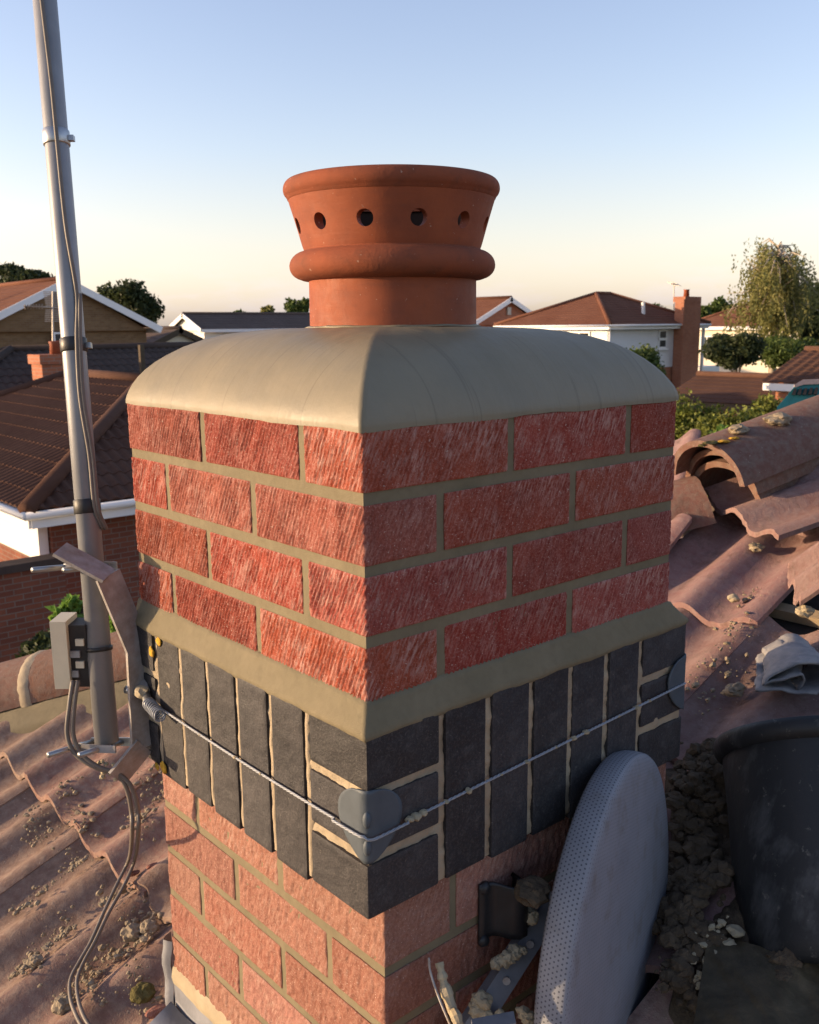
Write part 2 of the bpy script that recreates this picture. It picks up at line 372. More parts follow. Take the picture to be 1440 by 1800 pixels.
def roof_mat(name, c, c2, var=.25):
    t = NT(name); g = t.n('NewGeometry'); n1 = t.noise(.9, 5, .7, g.outputs['Position']); n2 = t.noise(7, 4, .7, g.outputs['Position'])
    col = t.mix(t.ramp(n1, [(.3, 0.), (.7, 1.)]), c, c2); col = t.mix(t.math('MULTIPLY', t.ramp(n2, [(.45, 0.), (.7, 1.)]), var), col, tuple(x*.45 for x in c))
    return t.out(col, .95, .06)
MAT['r_brown'] = roof_mat('brown_roof_tile', (.085, .045, .032), (.11, .06, .043))
MAT['r_dark'] = roof_mat('dark_roof_tile', (.06, .046, .04), (.085, .064, .055))
MAT['r_red'] = roof_mat('red_roof_tile', (.14, .06, .038), (.18, .085, .055))
MAT['r_grey'] = roof_mat('grey_brown_roof_tile', (.1, .075, .065), (.13, .1, .085))
MAT['white'] = simple('white_upvc', (.78, .78, .77), .4, .4, 0., .05, 3, 0)
MAT['white_clad'] = simple('white_cladding', (.72, .73, .75), .6, .3, 0., .06, 2, 0)
MAT['cream_wall'] = simple('cream_render', (.72, .66, .52), .85, .2, 0., .1, 2, 0)
MAT['white_wall'] = simple('white_render', (.78, .77, .72), .85, .2, 0., .08, 2, 0)
MAT['glass'] = simple('window_glass', (.03, .035, .04), .08, .5, 0., .2, 2, 0)
MAT['grey_metal'] = simple('aerial_metal', (.45, .4, .34), .5, .4, .3, .2, 5, 0)
MAT['timber'] = simple('dark_timber', (.1, .075, .05), .85, .2, 0., .3, 12, .2)
MAT['wood_post'] = simple('pale_timber', (.34, .26, .17), .85, .2, 0., .3, 12, .2)
def leaf_mat(name, c, c2, tr=.3):
    t = NT(name); g = t.n('NewGeometry')
    col = t.mix(t.ramp(t.noise(1.1, 3, .6, g.outputs['Position']), [(.3, 0.), (.7, 1.)]), c, c2)
    q = t.n('HueSaturation'); t.l(g.outputs['Random Per Island'], q.inputs['Value']); t.l(t.math('MULTIPLY_ADD', g.outputs['Random Per Island'], .7, .65), q.inputs['Value']); t.l(col, q.inputs['Color'])
    t.out(q.outputs[0], .6, .25)
    tl = t.n('BsdfTranslucent'); t.l(q.outputs[0], tl.inputs['Color']); mx = t.n('MixShader'); mx.inputs[0].default_value = tr
    o = t.t.nodes['Material Output']; t.l(t.b.outputs[0], mx.inputs[1]); t.l(tl.outputs[0], mx.inputs[2]); t.l(mx.outputs[0], o.inputs['Surface'])
    return t.m
MAT['l_dark'] = leaf_mat('dark_leaves', (.035, .05, .02), (.06, .075, .026))
MAT['l_mid'] = leaf_mat('green_leaves', (.06, .1, .025), (.1, .13, .03))
MAT['l_birch'] = leaf_mat('birch_leaves', (.16, .17, .05), (.23, .21, .07), .4)
MAT['l_conifer'] = leaf_mat('conifer_sprays', (.09, .12, .02), (.15, .16, .03), .25)
MAT['l_fresh'] = leaf_mat('fresh_leaves', (.13, .24, .04), (.18, .3, .05), .4)
MAT['bark'] = simple('bark', (.12, .09, .065), .95, .1, 0., .4, 6, .4, 20, .02)
MAT['bark_birch'] = simple('birch_bark', (.5, .42, .32), .85, .2, 0., .5, 4, .3, 20, .01)
def ground_mat():
    t = NT('garden_ground'); g = t.n('NewGeometry'); n1 = t.noise(.15, 5, .6, g.outputs['Position']); n2 = t.noise(6, 5, .7, g.outputs['Position'])
    col = t.mix(t.ramp(n1, [(.4, 0.), (.6, 1.)]), (.045, .07, .022), (.11, .095, .07)); col = t.mix(t.math('MULTIPLY', n2, .5), col, (.03, .04, .015))
    return t.out(col, .95, .1, 0, t.bump(n2, .6, .05))
MAT['ground'] = ground_mat()

# ------------------------------------------------------------------ ground
tag(MB().add([(-900, -900, GZ), (1500, -900, GZ), (1500, 1500, GZ), (-900, 1500, GZ)], [(0, 1, 2, 3)]).build('ground', MAT['ground']), kind='structure')

# ------------------------------------------------------------------ the chimney stack
AX, AY = -.2765, -.2765                 # near corner of the upper brickwork
BX, BY = AX+.552, AY+.535               # far faces
BR, PITCHZ = .0655, .0765
stack = empty('chimney_stack', (AX+.276, AY+.267, -1.0), 'red brick chimney stack with dark soldier band and smooth domed mortar top', 'chimney')

def brick_mesh(dims, fine, seed, style):
    """rounded box; the faces listed in fine ('-x','-y') are dense and carry the dragged texture"""
    h = np.array(dims)/2; V = []; F = []; nv = 0
    step = .0017 if style == 'drag' else .0022 if style == 'old' else .004
    for ax in range(3):
        for sg in (-1, 1):
            key = ('-' if sg < 0 else '+')+'xyz'[ax]; u, v = [(1, 2), (0, 2), (0, 1)][ax]
            isf = key in fine
            nu = max(2, int(dims[u]/step)) if isf else 2; nw = max(2, int(dims[v]/step)) if isf else 2
            gu, gv = np.meshgrid(np.linspace(-h[u], h[u], nu+1), np.linspace(-h[v], h[v], nw+1), indexing='ij')
            p = np.zeros(gu.shape+(3,)); p[..., ax] = sg*h[ax]; p[..., u] = gu; p[..., v] = gv
            rr = .0022+.0016*(noise3(p, 90, seed)*.5+.5)+.003*np.clip(noise3(p, 28, seed+4)-.25, 0, 1)
            if style == 'blue': rr = .0016+.0016*(noise3(p, 60, seed)*.5+.5)+.005*np.clip(noise3(p, 22, seed+4)-.45, 0, 1)
            r = rr[..., None]; inner = np.clip(p, -(h-r), h-r); n = p-inner; n = n/(np.linalg.norm(n, axis=-1, keepdims=True)+1e-9)
            q = inner+n*r
            if isf:
                e = np.minimum(h[u]-abs(gu), h[v]-abs(gv)); mk = np.clip(e/.004, 0, 1)
                uu = gu if key == '-y' else -gu                       # so that the drags lean the same way in view
                th = math.radians(64 if style == 'drag' else 80)+.1*(hsh(seed, 3, 1)-.5)
                al = uu*math.cos(th)+gv*math.sin(th); ac = -uu*math.sin(th)+gv*math.cos(th)
                wob = .002*fbm(al/.03, ac/.03, seed+2)
                if style == 'drag':
                    ph = (ac+.0022*fbm(al/.028, ac/.02, seed+2))/.0058+hsh(seed, 9, 2)
                    am = np.clip(1.5*vn(ac/.0058, al/.024, seed+8)+.1, 0, 1)*(.55+.7*vn(gu/.06, gv/.05, seed+12))
                    sn = np.sin(2*np.pi*ph); g = .0004+.0015*np.sign(sn)*np.abs(sn)**.7*am+.0009*(vn(gu/.0024, gv/.0028, seed+1)-.5)+.0008*fbm(gu/.012, gv/.012, seed+3)
                elif style == 'old':
                    g = .0013*((vn((ac+wob)/.0036, al/.014, seed)-.4)*1.5)+.0016*fbm(gu/.006, gv/.005, seed+3)
                else:
                    g = .0014*fbm(gu/.03, gv/.03, seed+3)+.001*fbm(gu/.01, gv/.01, seed+6)
                q = q+n*(g*mk)[..., None]
            m, k = gu.shape; V.append(q.reshape(-1, 3)); idx = np.arange(m*k).reshape(m, k)+nv; nv += m*k
            a, b, c, d = idx[:-1, :-1].ravel(), idx[1:, :-1].ravel(), idx[1:, 1:].ravel(), idx[:-1, 1:].ravel()
            flip = (sg > 0) != (ax == 1)
            F.append(np.stack((a, b, c, d) if flip else (d, c, b, a), 1))
    V = np.concatenate(V); F = np.concatenate(F)
    me = bpy.data.meshes.new('brick'); me.vertices.add(len(V)); me.vertices.foreach_set('co', V.ravel())
    me.loops.add(F.size); me.loops.foreach_set('vertex_index', F.ravel().astype(np.int32)); me.polygons.add(len(F))
    me.polygons.foreach_set('loop_start', np.arange(0, F.size, 4, dtype=np.int32)); me.update(calc_edges=True); me.validate()
    me.polygons.foreach_set('use_smooth', [True]*len(F))
    return me
_seed = [100]
def put_brick(lo, hi, fine, mat, style, name='brick', jit=.0008):
    _seed[0] += 1; s = _seed[0]; lo = np.array(lo); hi = np.array(hi)
    me = brick_mesh(hi-lo, fine, s, style); o = link_mesh(name, me, MAT[mat], stack, (lo+hi)/2+np.array([random.uniform(-jit, jit) for _ in range(3)]))
    return o
def course(x0, y0, x1, y1, zt, hgt, kind, mat, style, joint=.0105):
    """one ring of eight stretchers, laid like a pinwheel; kind flips the bond"""
    zb = zt-hgt; W = .1025; j = joint
    def split(a, b):                                     # two stretchers with a joint
        m = (a+b)/2; return (a, m-j/2), (m+j/2, b)
    if kind == 0:      # the -y face starts at the near corner with a stretcher
        for a, b in split(x0, x1-W-j): put_brick((a, y0, zb), (b, y0+W, zt), {'-y'}|({'-x'} if a == x0 else set()), mat, style)
        for a, b in split(y0, y1-W-j): put_brick((x1-W, a, zb), (x1, b, zt), {'-y'} if a == y0 else set(), mat, style)
        for a, b in split(x0+W+j, x1): put_brick((a, y1-W, zb), (b, y1, zt), set(), mat, style)
        for a, b in split(y0+W+j, y1): put_brick((x0, a, zb), (x0+W, b, zt), {'-x'}, mat, style)
    else:
        for a, b in split(x0+W+j, x1): put_brick((a, y0, zb), (b, y0+W, zt), {'-y'}, mat, style)
        for a, b in split(y0+W+j, y1): put_brick((x1-W, a, zb), (x1, b, zt), set(), mat, style)
        for a, b in split(x0, x1-W-j): put_brick((a, y1-W, zb), (b, y1, zt), {'-x'} if a == x0 else set(), mat, style)
        for a, b in split(y0, y1-W-j): put_brick((x0, a, zb), (x0+W, b, zt), {'-x'}|({'-y'} if a == y0 else set()), mat, style)
for i in range(4):
    course(AX, AY, BX, BY, -i*PITCHZ, BR, i % 2, 'brick', 'drag')
def rough_box(lo, hi, amp, step, seed):
    b = MB(); lo = np.array(lo); hi = np.array(hi)
    for ax in range(3):
        u, v = [(1, 2), (0, 2), (0, 1)][ax]
        for sg, c in ((-1, lo), (1, hi)):
            nu = max(2, int((hi[u]-lo[u])/step)); nw = max(2, int((hi[v]-lo[v])/step))
            if ax == 2 or sg > 0: nu = nw = 2
            gu, gv = np.meshgrid(np.linspace(lo[u], hi[u], nu+1), np.linspace(lo[v], hi[v], nw+1), indexing='ij')
            p = np.zeros(gu.shape+(3,)); p[..., ax] = c[ax]; p[..., u] = gu; p[..., v] = gv
            e = np.minimum(np.minimum(gu-lo[u], hi[u]-gu), np.minimum(gv-lo[v], hi[v]-gv)); mk = np.clip(e/step, 0, 1)
            p[..., ax] += sg*amp*mk*(fbm(gu/.02, gv/.02, seed)+.6*fbm(gu/.007, gv/.007, seed+3))
            if (sg > 0) == (ax == 1): p = p[::-1]
            b.grid(p)
    return b
rc = .0018
rough_box((AX+rc, AY+rc, -.3), (BX-rc, BY-rc, -.001), .0006, .006, 4).build('mortar_joints', MAT['mortar'], stack, True)

# the dark soldier band
SX0, SY0, SX1, SY1, ZBT, ZBB = AX-.014, AY-.014, BX+.028, BY-.006, -.3175, -.533
cw = .1045
xs = [SX0+cw+.01+.075*k for k in range(5)]; ys = [SY0+cw+.01+.075*k for k in range(5)]
for x in xs: put_brick((x, SY0+random.uniform(-.002, .002), ZBB+random.uniform(-.006, .004)), (x+.065, SY0+.1, ZBT+random.uniform(-.004, .001)), {'-y'}, 'blue', 'blue', 'soldier_brick', 0)
for y in ys: put_brick((SX0+random.uniform(-.002, .002), y, ZBB+random.uniform(-.006, .004)), (SX0+.1, y+.065, ZBT+random.uniform(-.004, .001)), {'-x'}, 'blue', 'blue', 'soldier_brick', 0)
for k in range(3):
    z1 = ZBT-k*.0745; z0 = z1-.064
    put_brick((SX0, SY0, z0), (SX0+cw, SY0+cw, z1), {'-x', '-y'}, 'blue', 'blue', 'corner_brick', .0012)
    put_brick((SX1-cw, SY0, z0), (SX1, SY0+cw, z1), {'-y'}, 'blue', 'blue', 'corner_brick', .0012)
    put_brick((SX0, ys[-1]+.075, z0), (SX0+.1, SY1, z1), {'-x'}, 'blue', 'blue', 'corner_brick', .0012)
    put_brick((SX1-cw, SY1-cw, z0), (SX1, SY1, z1), set(), 'blue', 'blue', 'corner_brick', .0012)
rough_box((SX0+.0035, SY0+.0035, ZBB+.003), (SX1-.004, SY1-.003, ZBT-.002), .0035, .0035, 21).build('band_joints', MAT['mortar_old'], stack, True)
# raised ragged pointing left proud in the joints of the sunny side
for y in [ys[k]-.005 for k in range(1, 5)]+[ys[0]-.005]:
    n = 60; z = np.linspace(ZBB+.004, ZBT-.003, n); b = MB(); P = np.zeros((n, 5, 3)); sd_ = int(y*1e4) % 97
    for j in range(5):
        wv = .0052+.0022*fbm(z/.012, 0*z+j, sd_+j); P[:, j, 0] = SX0+.003-(.0022*(1 if 0 < j < 4 else -.5))*(.7+fbm(z/.03, z*0, sd_)); P[:, j, 1] = y+(j-2)/2*wv; P[:, j, 2] = z
    b.grid(P); b.build('joint_pointing', MAT['mortar_old'], stack, True)

# sloping mortar fillet above the band
def ring_path(x0, y0, x1, y1, n=90):
    pts = []
    for (a, b) in (((x0, y1), (x0, y0)), ((x0, y0), (x1, y0)), ((x1, y0), (x1, y1)), ((x1, y1), (x0, y1))):
        for k in range(n): pts.append((a[0]+(b[0]-a[0])*k/n, a[1]+(b[1]-a[1])*k/n))
    pts.append(pts[0]); return np.array(pts)
inn = ring_path(AX-.0022, AY-.0022, BX+.0022, BY+.0022); outr = ring_path(SX0-.0015, SY0-.0015, SX1+.0015, SY1+.0015)
arc = np.arange(len(inn))/90*.55
rows = []
prof = [(-.35, -.2865), (0, -.2885), (.12, -.2935), (.5, -.3045), (.85, -.3135), (1., -.3185), (1.0, -.3225), (.8, -.3265)]
for i, (t_, z_) in enumerate(prof):
    q = inn+(outr-inn)*t_; nz = .0026*fbm(arc/.035, arc*0+i*.2, 31)*(1 if i > 4 else .5); rows.append(np.column_stack((q, np.full(len(q), z_)+nz)))
rows[0][:, 2] += .0012*fbm(arc/.06, arc*0, 77)
MB().grid(np.array(rows)[::-1]).build('mortar_fillet', MAT['mortar'], stack, True)

# the older brickwork under the band
HX0, HY0, HX1, HY1 = -.2585, -.2765, .290, .262
course(HX0, HY0, HX1, HY1, -.536, .079, 1, 'brick_old', 'old')
for i in range(6):
    course(HX0, HY0, HX1, HY1, -.626-i*.0755, .065, i % 2, 'brick_old', 'old')
rough_box((HX0+rc, HY0+rc, -1.12), (HX1-rc, HY1-rc, -.532), .0008, .006, 8).build('mortar_joints', MAT['mortar'], stack, True)

# domed flaunching
def flaunching():
    N = 72; pm = []
    cx, cy = (AX+BX)/2, (AY+BY)/2; hx, hy = (BX-AX)/2+.0014, (BY-AY)/2+.0014
    per = ring_path(-1, -1, 1, 1, N)
    rows = []
    ms = [1, .999, .995, .985, .97, .95, .925, .89, .85, .8, .74, .67, .6, .53, .46, .42, .40]
    ang = np.arctan2(per[:, 1], per[:, 0]); circ = np.column_stack((np.cos(ang), np.sin(ang)))
    rows.append(np.column_stack((cx+per[:, 0]*hx, cy+per[:, 1]*hy, np.full(len(per), -.002)+.003*fbm(np.arange(len(per))/9., np.zeros(len(per)), 3))))
    for m in ms:
        s = (1-m)/.6; g = .55*math.sqrt(max(0, 1-(1-min(1, s*.99+.0005))**2.4))+.45*(1-(1-min(1, s))**3.2)
        k = min(1, max(0, (1-m)/.56))**2.0; sh = per*(1-k)+circ*k*1.02
        x = cx+sh[:, 0]*hx*m; y = cy+sh[:, 1]*hy*m
        pull = s**.8; x = x*(1-pull)+(x-cx)*pull; y = y*(1-pull)+(y-cy)*pull   # ends centred on the pot
        z = .0005+.1*g+.0022*fbm(x/.09, y/.09, 12)*(g > .2)+.0008*fbm(x/.03, y/.03, 15)
        rows.append(np.column_stack((x, y, z)))
    # lip that laps up round the pot
    for r_, z_ in ((.122, .1015), (.1165, .1035), (.113, .104)):
        x = circ[:, 0]*r_; y = circ[:, 1]*r_; rows.append(np.column_stack((x, y, z_+.0015*fbm(ang*3, ang*0, 5))))
    return MB().grid(np.array(rows)[::-1])
flaunching().build('flaunching', MAT['flaunch'], stack, True)

# lead flashing on the downhill face and its pointing
b = MB(); n = 40; P = np.zeros((7, n, 3)); yy = np.linspace(-.29, .262, n)
ROOF_T, ROOF_Z0 = .4, -1.0
def rz(x): return ROOF_Z0+ROOF_T*(x+.2585)
prof = [(-.2605, -.93), (-.2625, -.96), (-.263, -1.0), (-.268, rz(-.268)+.036), (-.31, rz(-.31)+.032), (-.36, rz(-.36)+.03), (-.41, rz(-.41)+.028)]
for i, (x, z) in enumerate(prof):
    P[i, :, 0] = x+.003*fbm(yy/.05, yy*0+i, 4)-(.012*np.abs(fbm(yy/.12, yy*0, 9)) if i == 6 else 0); P[i, :, 1] = yy; P[i, :, 2] = z+(.006*fbm(yy/.06, yy*0+i*.5, 6) if i > 2 else 0)
b.grid(P[::-1]); b.build('lead_flashing', MAT['lead'], stack, True)
b = MB(); P = np.zeros((5, 12, 3)); 
for i, (x, y) in enumerate(((-.262, .262), (-.266, .268), (-.27, .277), (-.262, .284), (-.25, .288))):
    P[i, :, 0] = x+.002*np.sin(np.arange(12)*1.3); P[i, :, 1] = y+.002*np.cos(np.arange(12)*.9); P[i, :, 2] = np.linspace(-1.02, -.862, 12)
b.grid(P); b.build('lead_flashing', MAT['lead'], stack, True)
n = 50; yy = np.linspace(-.28, .262, n); P = np.zeros((4, n, 3))
for i, (x, z) in enumerate(((-.2575, -.902), (-.2615, -.908), (-.2635, -.924), (-.261, -.936))):
    P[i, :, 0] = x-.001*fbm(yy/.02, yy*0+i, 2); P[i, :, 1] = yy; P[i, :, 2] = z+.003*fbm(yy/.03, yy*0+i*.3, 3)
MB().grid(P[::-1]).build('flashing_pointing', MAT['mortar_dry'], stack, True)
# orange lichen spots and splashes on the band
for (y, z, r) in ((.175, -.33, .007), (.2, -.352, .008), (.185, -.525, .009), (.205, -.53, .006)):
    v, f = blob((SX0-.001, y, z), r, 2, .5, int(y*1000), (.25, 1, 1), 2.5); MB().add(v, f).build('lichen_patch', MAT['lichen'], stack, True)

# ------------------------------------------------------------------ chimney pot
def grime():
    t = NT('sooted_terracotta'); n1 = t.noise(7, 5, .7); n2 = t.noise(45, 5, .7)
    col = t.mix(t.ramp(n1, [(.3, 0.), (.68, 1.)]), (.27, .07, .028), (.17, .052, .028)); col = t.mix(t.math('MULTIPLY', t.ramp(n2, [(.52, 0.), (.7, 1.)]), .4), col, (.09, .04, .026))
    col = t.mix(t.math('MULTIPLY', t.ramp(t.noise(150, 3, .6), [(.69, 0.), (.74, 1.)]), .6), col, (.4, .3, .23))
    return t.out(col, .85, .25, 0, t.bump(n2, .5, .002, t.bump(t.noise(420, 3), .4, .0006)))
MAT['grime'] = grime()
pot = empty('chimney_pot', (0, 0, .1), 'orange terracotta chimney pot with flared holed top and roll moulding', 'chimney pot')
MB().lathe([(.098, .06), (.1145, .06), (.1145, .1), (.1143, .14), (.1142, .172), (.1145, .178), (.118, .182)], n=96).build('neck', MAT['terracotta'], pot, True)
ring = [(.112, .168), (.122, .1695)]
for k in range(13):
    g = math.radians(-75+150*k/12); ring.append((.1195+.0215*math.cos(g), .1905+.0205*math.sin(g)))
ring += [(.122, .2105), (.1215, .2135)]
MB().lathe(ring, n=96).build('roll_moulding', MAT['grime'], pot, True)
def bowl():
    NH = 12; z0, z1 = .2115, .284; zc = .2455; rh = .0112
    vax = math.atan2(CAM[1], CAM[0])
    def R_(z): t = (z-z0)/(z1-z0); return .1212+.0245*t**.9-.0012*math.sin(math.pi*t)
    b = MB(); bi = MB(); NS = 32
    for inner in (0, 1):
        dr = -.014 if inner else 0
        for hI in range(NH):
            a0 = vax+math.radians(15)+hI*2*math.pi/NH; half = math.pi/NH
            rings = []
            for k in range(6):
                f = k/5; row = []
                for i in range(NS):
                    g = 2*math.pi*i/NS+math.pi/4; c, s_ = math.cos(g), math.sin(g)
                    m = max(abs(c), abs(s_)); sx, sy = c/m, s_/m
                    zq = zc+sy*(z1-zc) if sy > 0 else zc+sy*(zc-z0)
                    aq = sx*half
                    zh = zc+rh*s_; ah = rh*c/R_(zc)
                    z = zh*(1-f)+zq*f; a = ah*(1-f)+aq*f; r = R_(z)+dr
                    row.append((r*math.cos(a0+a), r*math.sin(a0+a), z))
                rings.append(row+[row[0]])
            P = np.array(rings)
            (bi if inner else b).grid(P[::-1] if inner else P)
            if not inner:
                ti = []
                for rr in (0, -.014):
                    ti.append([((R_(zc+rh*math.sin(g))+rr)*math.cos(a0+rh*math.cos(g)/R_(zc)), (R_(zc+rh*math.sin(g))+rr)*math.sin(a0+rh*math.cos(g)/R_(zc)), zc+rh*math.sin(g)) for g in [2*math.pi*i/NS+math.pi/4 for i in range(NS+1)]])
                b.grid(np.array(ti))
    return b, bi
MAT['soot'] = simple('sooty_terracotta', (.035, .022, .016), .9, .1)
b, bi = bowl(); b.build('holed_bowl', MAT['terracotta'], pot, True); bi.build('inner_lining', MAT['soot'], pot, True)
rim = [(.128, .283), (.1448, .2825), (.1462, .2835), (.1475, .2865)]
for k in range(12):
    g = math.radians(-55+150*k/11); rim.append((.1435+.0095*math.cos(g), .2985+.0125*math.sin(g)))
rim += [(.138, .3115), (.131, .309), (.128, .3), (.126, .283)]
MB().lathe(rim, n=96).build('rim', MAT['grime'], pot, True)
MB().lathe([(.098, .05), (.1, .18), (.107, .215)], n=48).build('inner_wall', MAT['soot'], pot, True)

for o_ in pot.children:                    # final proportions of the pot
    for v_ in o_.data.vertices:
        w_ = v_.co+o_.location+pot.location; r_ = math.hypot(w_.x, w_.y); zz = w_.z
        k_ = 1-.055*min(1, max(0, (zz-.17)/.14)); nz_ = .1+(zz-.1)*.915 if zz > .1 else zz
        v_.co = Vector((w_.x*k_, w_.y*k_, nz_))-o_.location-pot.location
# ------------------------------------------------------------------ the roof the stack stands on
HIPC = 1.55                               # hip runs along x + y = HIPC
roof = empty('tiled_roof', (0, 0, -1.0), 'weathered double-roll tiled hip roof under the chimney', 'roof')
SL = math.atan(ROOF_T); CS, SN = math.cos(SL), math.sin(SL)
def hiprz(x, y): return min(rz(x), rz(HIPC-y))
b = MB(); e = -.035
b.add([(-3.4, -6, rz(-3.4)+e), (HIPC+6, -6, rz(HIPC+6)+e), (-3.4, HIPC+3.4, rz(-3.4)+e)], [(0, 1, 2)])
b.build('roof_deck', MAT['underlay'], roof)
b = MB(); b.add([(HIPC+6, -6, rz(HIPC+6)+e), (HIPC+6, HIPC+3.4, rz(-3.4)+e), (-3.4, HIPC+3.4, rz(-3.4)+e)], [(0, 1, 2)])
b.build('roof_deck', MAT['tile'], roof)
MB().box((-3.0, -6, GZ), (7, HIPC+3, rz(-3.4)-.02)).build('house_wall', MAT['fb_red'], roof)
TW, TG = .304, .362
def wave(u): return .030*(.5+.5*math.cos(2*math.pi*u/(TW/2)))**1.15
def tile_mesh(seed, chip=1.):
    nu, nv_ = 36, 7; L = .44; P = np.zeros((nv_, nu+1, 3)); us = np.linspace(-.022, TW+.004, nu+1)
    rs = np.random.default_rng(seed)
    for i in range(nv_):
        f = i/(nv_-1); 
        for j, u in enumerate(us):
            s = f*L
            if i == 0: s += chip*max(0, .006*float(fbm(u/.02, seed*1.7, seed))+.022*max(0, float(fbm(u/.035, seed*.7, seed+3))-.3))
            hgt = wave(u)+.019*(1-f)+.0012*float(fbm(u/.03, s/.05, seed+5))
            P[i, j] = (s, u, hgt)
    P = P*np.array([1, 1, 1.])
    # local axes: x up the slope in plan, y along the course, z normal-ish
    Q = P.copy(); Q[..., 0] = P[..., 0]*CS-P[..., 2]*SN*.3; Q[..., 2] = P[..., 0]*SN+P[..., 2]
    B = Q.copy(); B[..., 2] -= .0125
    b = MB(); b.grid(Q[:, ::-1]); b.grid(B)
    edge = np.stack((B[0], Q[0])); b.grid(edge[:, ::-1])
    side = np.stack((B[:, 0], Q[:, 0])); b.grid(side); side = np.stack((B[:, -1], Q[:, -1])); b.grid(side[:, ::-1])
    me = mesh('roof_tile', b.v, b.f, True); return me
VAR = [tile_mesh(300+k, 1.) for k in range(6)]
VARP = [tile_mesh(330+k, 1.6) for k in range(4)]
for m_ in VAR: m_.materials.append(MAT['tile'])
for m_ in VARP: m_.materials.append(MAT['tile_pink'])
def cutx(y): return HIPC-.17-y
for k in range(-4, 5):
    xt = -.176+TG*k
    for j in range(-9, 12):
        yb = -.055+TW*j; yc = yb+TW/2
        if xt > cutx(yc)+.02 or xt+.2 > HIPC-yc+.1 and xt > cutx(yc): continue
        if xt < -1.3 or yb < -2.2: continue
        if xt > HX0-.1 and xt+.05 < HX1 and yb+TW > HY0+.03 and yb < HY1-.03 and xt+.4 < HX1: continue
        if (k, j) in ((3, -1), (4, -1), (3, -2)): continue        # stripped by the roofers
        pink = xt > .15 and yb < .6
        me = random.choice(VARP if pink else VAR)
        o = link_mesh('roof_tile', me, None, roof, (xt+random.uniform(-.004, .004), yb, rz(xt)-.012+random.uniform(-.002, .003)))
        o.rotation_euler = (random.uniform(-.006, .006), random.uniform(-.008, .004), random.uniform(-.012, .012))
        if xt+.44 > HIPC-yc: k_ = max(.35, (HIPC-yc-xt)/.44); o.scale = (k_, 1, 1)
# battens seen where tiles are missing
for xb in (1.02, 1.36):
    MB().obox((xb, -.35, rz(xb)-.015), (.012, 0, .005), (0, .5, 0), (-.004, 0, .011)).build('batten', MAT['wood_post'], roof)
# bedded hip tiles with mortar
hd = np.array([1, -1, ROOF_T]); hd = hd/np.linalg.norm(hd); hp = np.array([1, 1, 0])/math.sqrt(2); hu = np.cross(hd, hp); hu = hu if hu[2] > 0 else -hu
def half_round(c0, axis, side, up, L, R, th, seed, flat=.85, ang=88, nl=10, na=22):
    """open half-round ridge tile from c0 along axis"""
    c0 = np.array(c0); b = MB(); Ps = []
    for dr in (0, -th):
        P = np.zeros((nl, na, 3))
        for i in range(nl):
            for j in range(na):
                g = math.radians(-ang+2*ang*j/(na-1)); s = L*i/(nl-1)
                if i in (0, nl-1): s += .004*float(fbm(g*3, i, seed))
                r = R+dr+.0015*float(fbm(g*2, s/.06, seed+2))
                P[i, j] = c0+axis*s+side*(r*math.sin(g))+up*(r*math.cos(g)*flat)
        Ps.append(P)
    b.grid(Ps[0]); b.grid(Ps[1][::-1])
    for i in (0, nl-1):
        q = np.stack((Ps[0][i], Ps[1][i])); b.grid(q if i else q[::-1])
    for j in (0, na-1):
        q = np.stack((Ps[0][:, j], Ps[1][:, j])); b.grid(q[::-1] if j else q)
    return b
def hip_pt(s): # along the hip, s metres in plan x from x=0
    return np.array([s, HIPC-s, rz(s)])
for k in range(-3, 4):
    s0 = .02+.315*k
    half_round(hip_pt(s0)+hu*.012, hd, hp, hu, .452, .128, .017, 50+k, .8).build('hip_tile', MAT['ridge'], roof, True)
    v, f = [], []
    n = 24; P = np.zeros((2*n, 5, 3))
    th = np.linspace(-90, 90, 2*n)
    for i, a in enumerate(th):
        for j in range(5):
            g = math.radians(a); r = .128+.0045*math.sin(math.pi*j/4)+.002*float(fbm(a/12, j, k+60))
            P[i, j] = hip_pt(s0)+hu*.012+hd*((j-2)*.008+.004*float(fbm(a/9, 3, k)))+hp*r*math.sin(g)+hu*(r*math.cos(g)*.8)
    MB().grid(P).build('mortar_joint', MAT['mortar_old'], roof, True)
# mortar bedding along the hip, near side
n = 150; ss = np.linspace(-1.2, 1.05, n); P = np.zeros((6, n, 3))
for i in range(6):
    for j, s in enumerate(ss):
        d = [-.112, -.135, -.15, -.165, -.178, -.185][i]; zz = [.045, .05, .036, .026, .018, -.01][i]
        p = hip_pt(s)+hp*(d+.006*float(fbm(s/.05, i*.4, 5))); p[2] = hip_pt(s)[2]-.0+zz-.0+ROOF_T*d*.7071+.004*float(fbm(s/.03, i, 8)); P[i, j] = p
MB().grid(P).build('mortar_bedding', MAT['mortar'], roof, True)

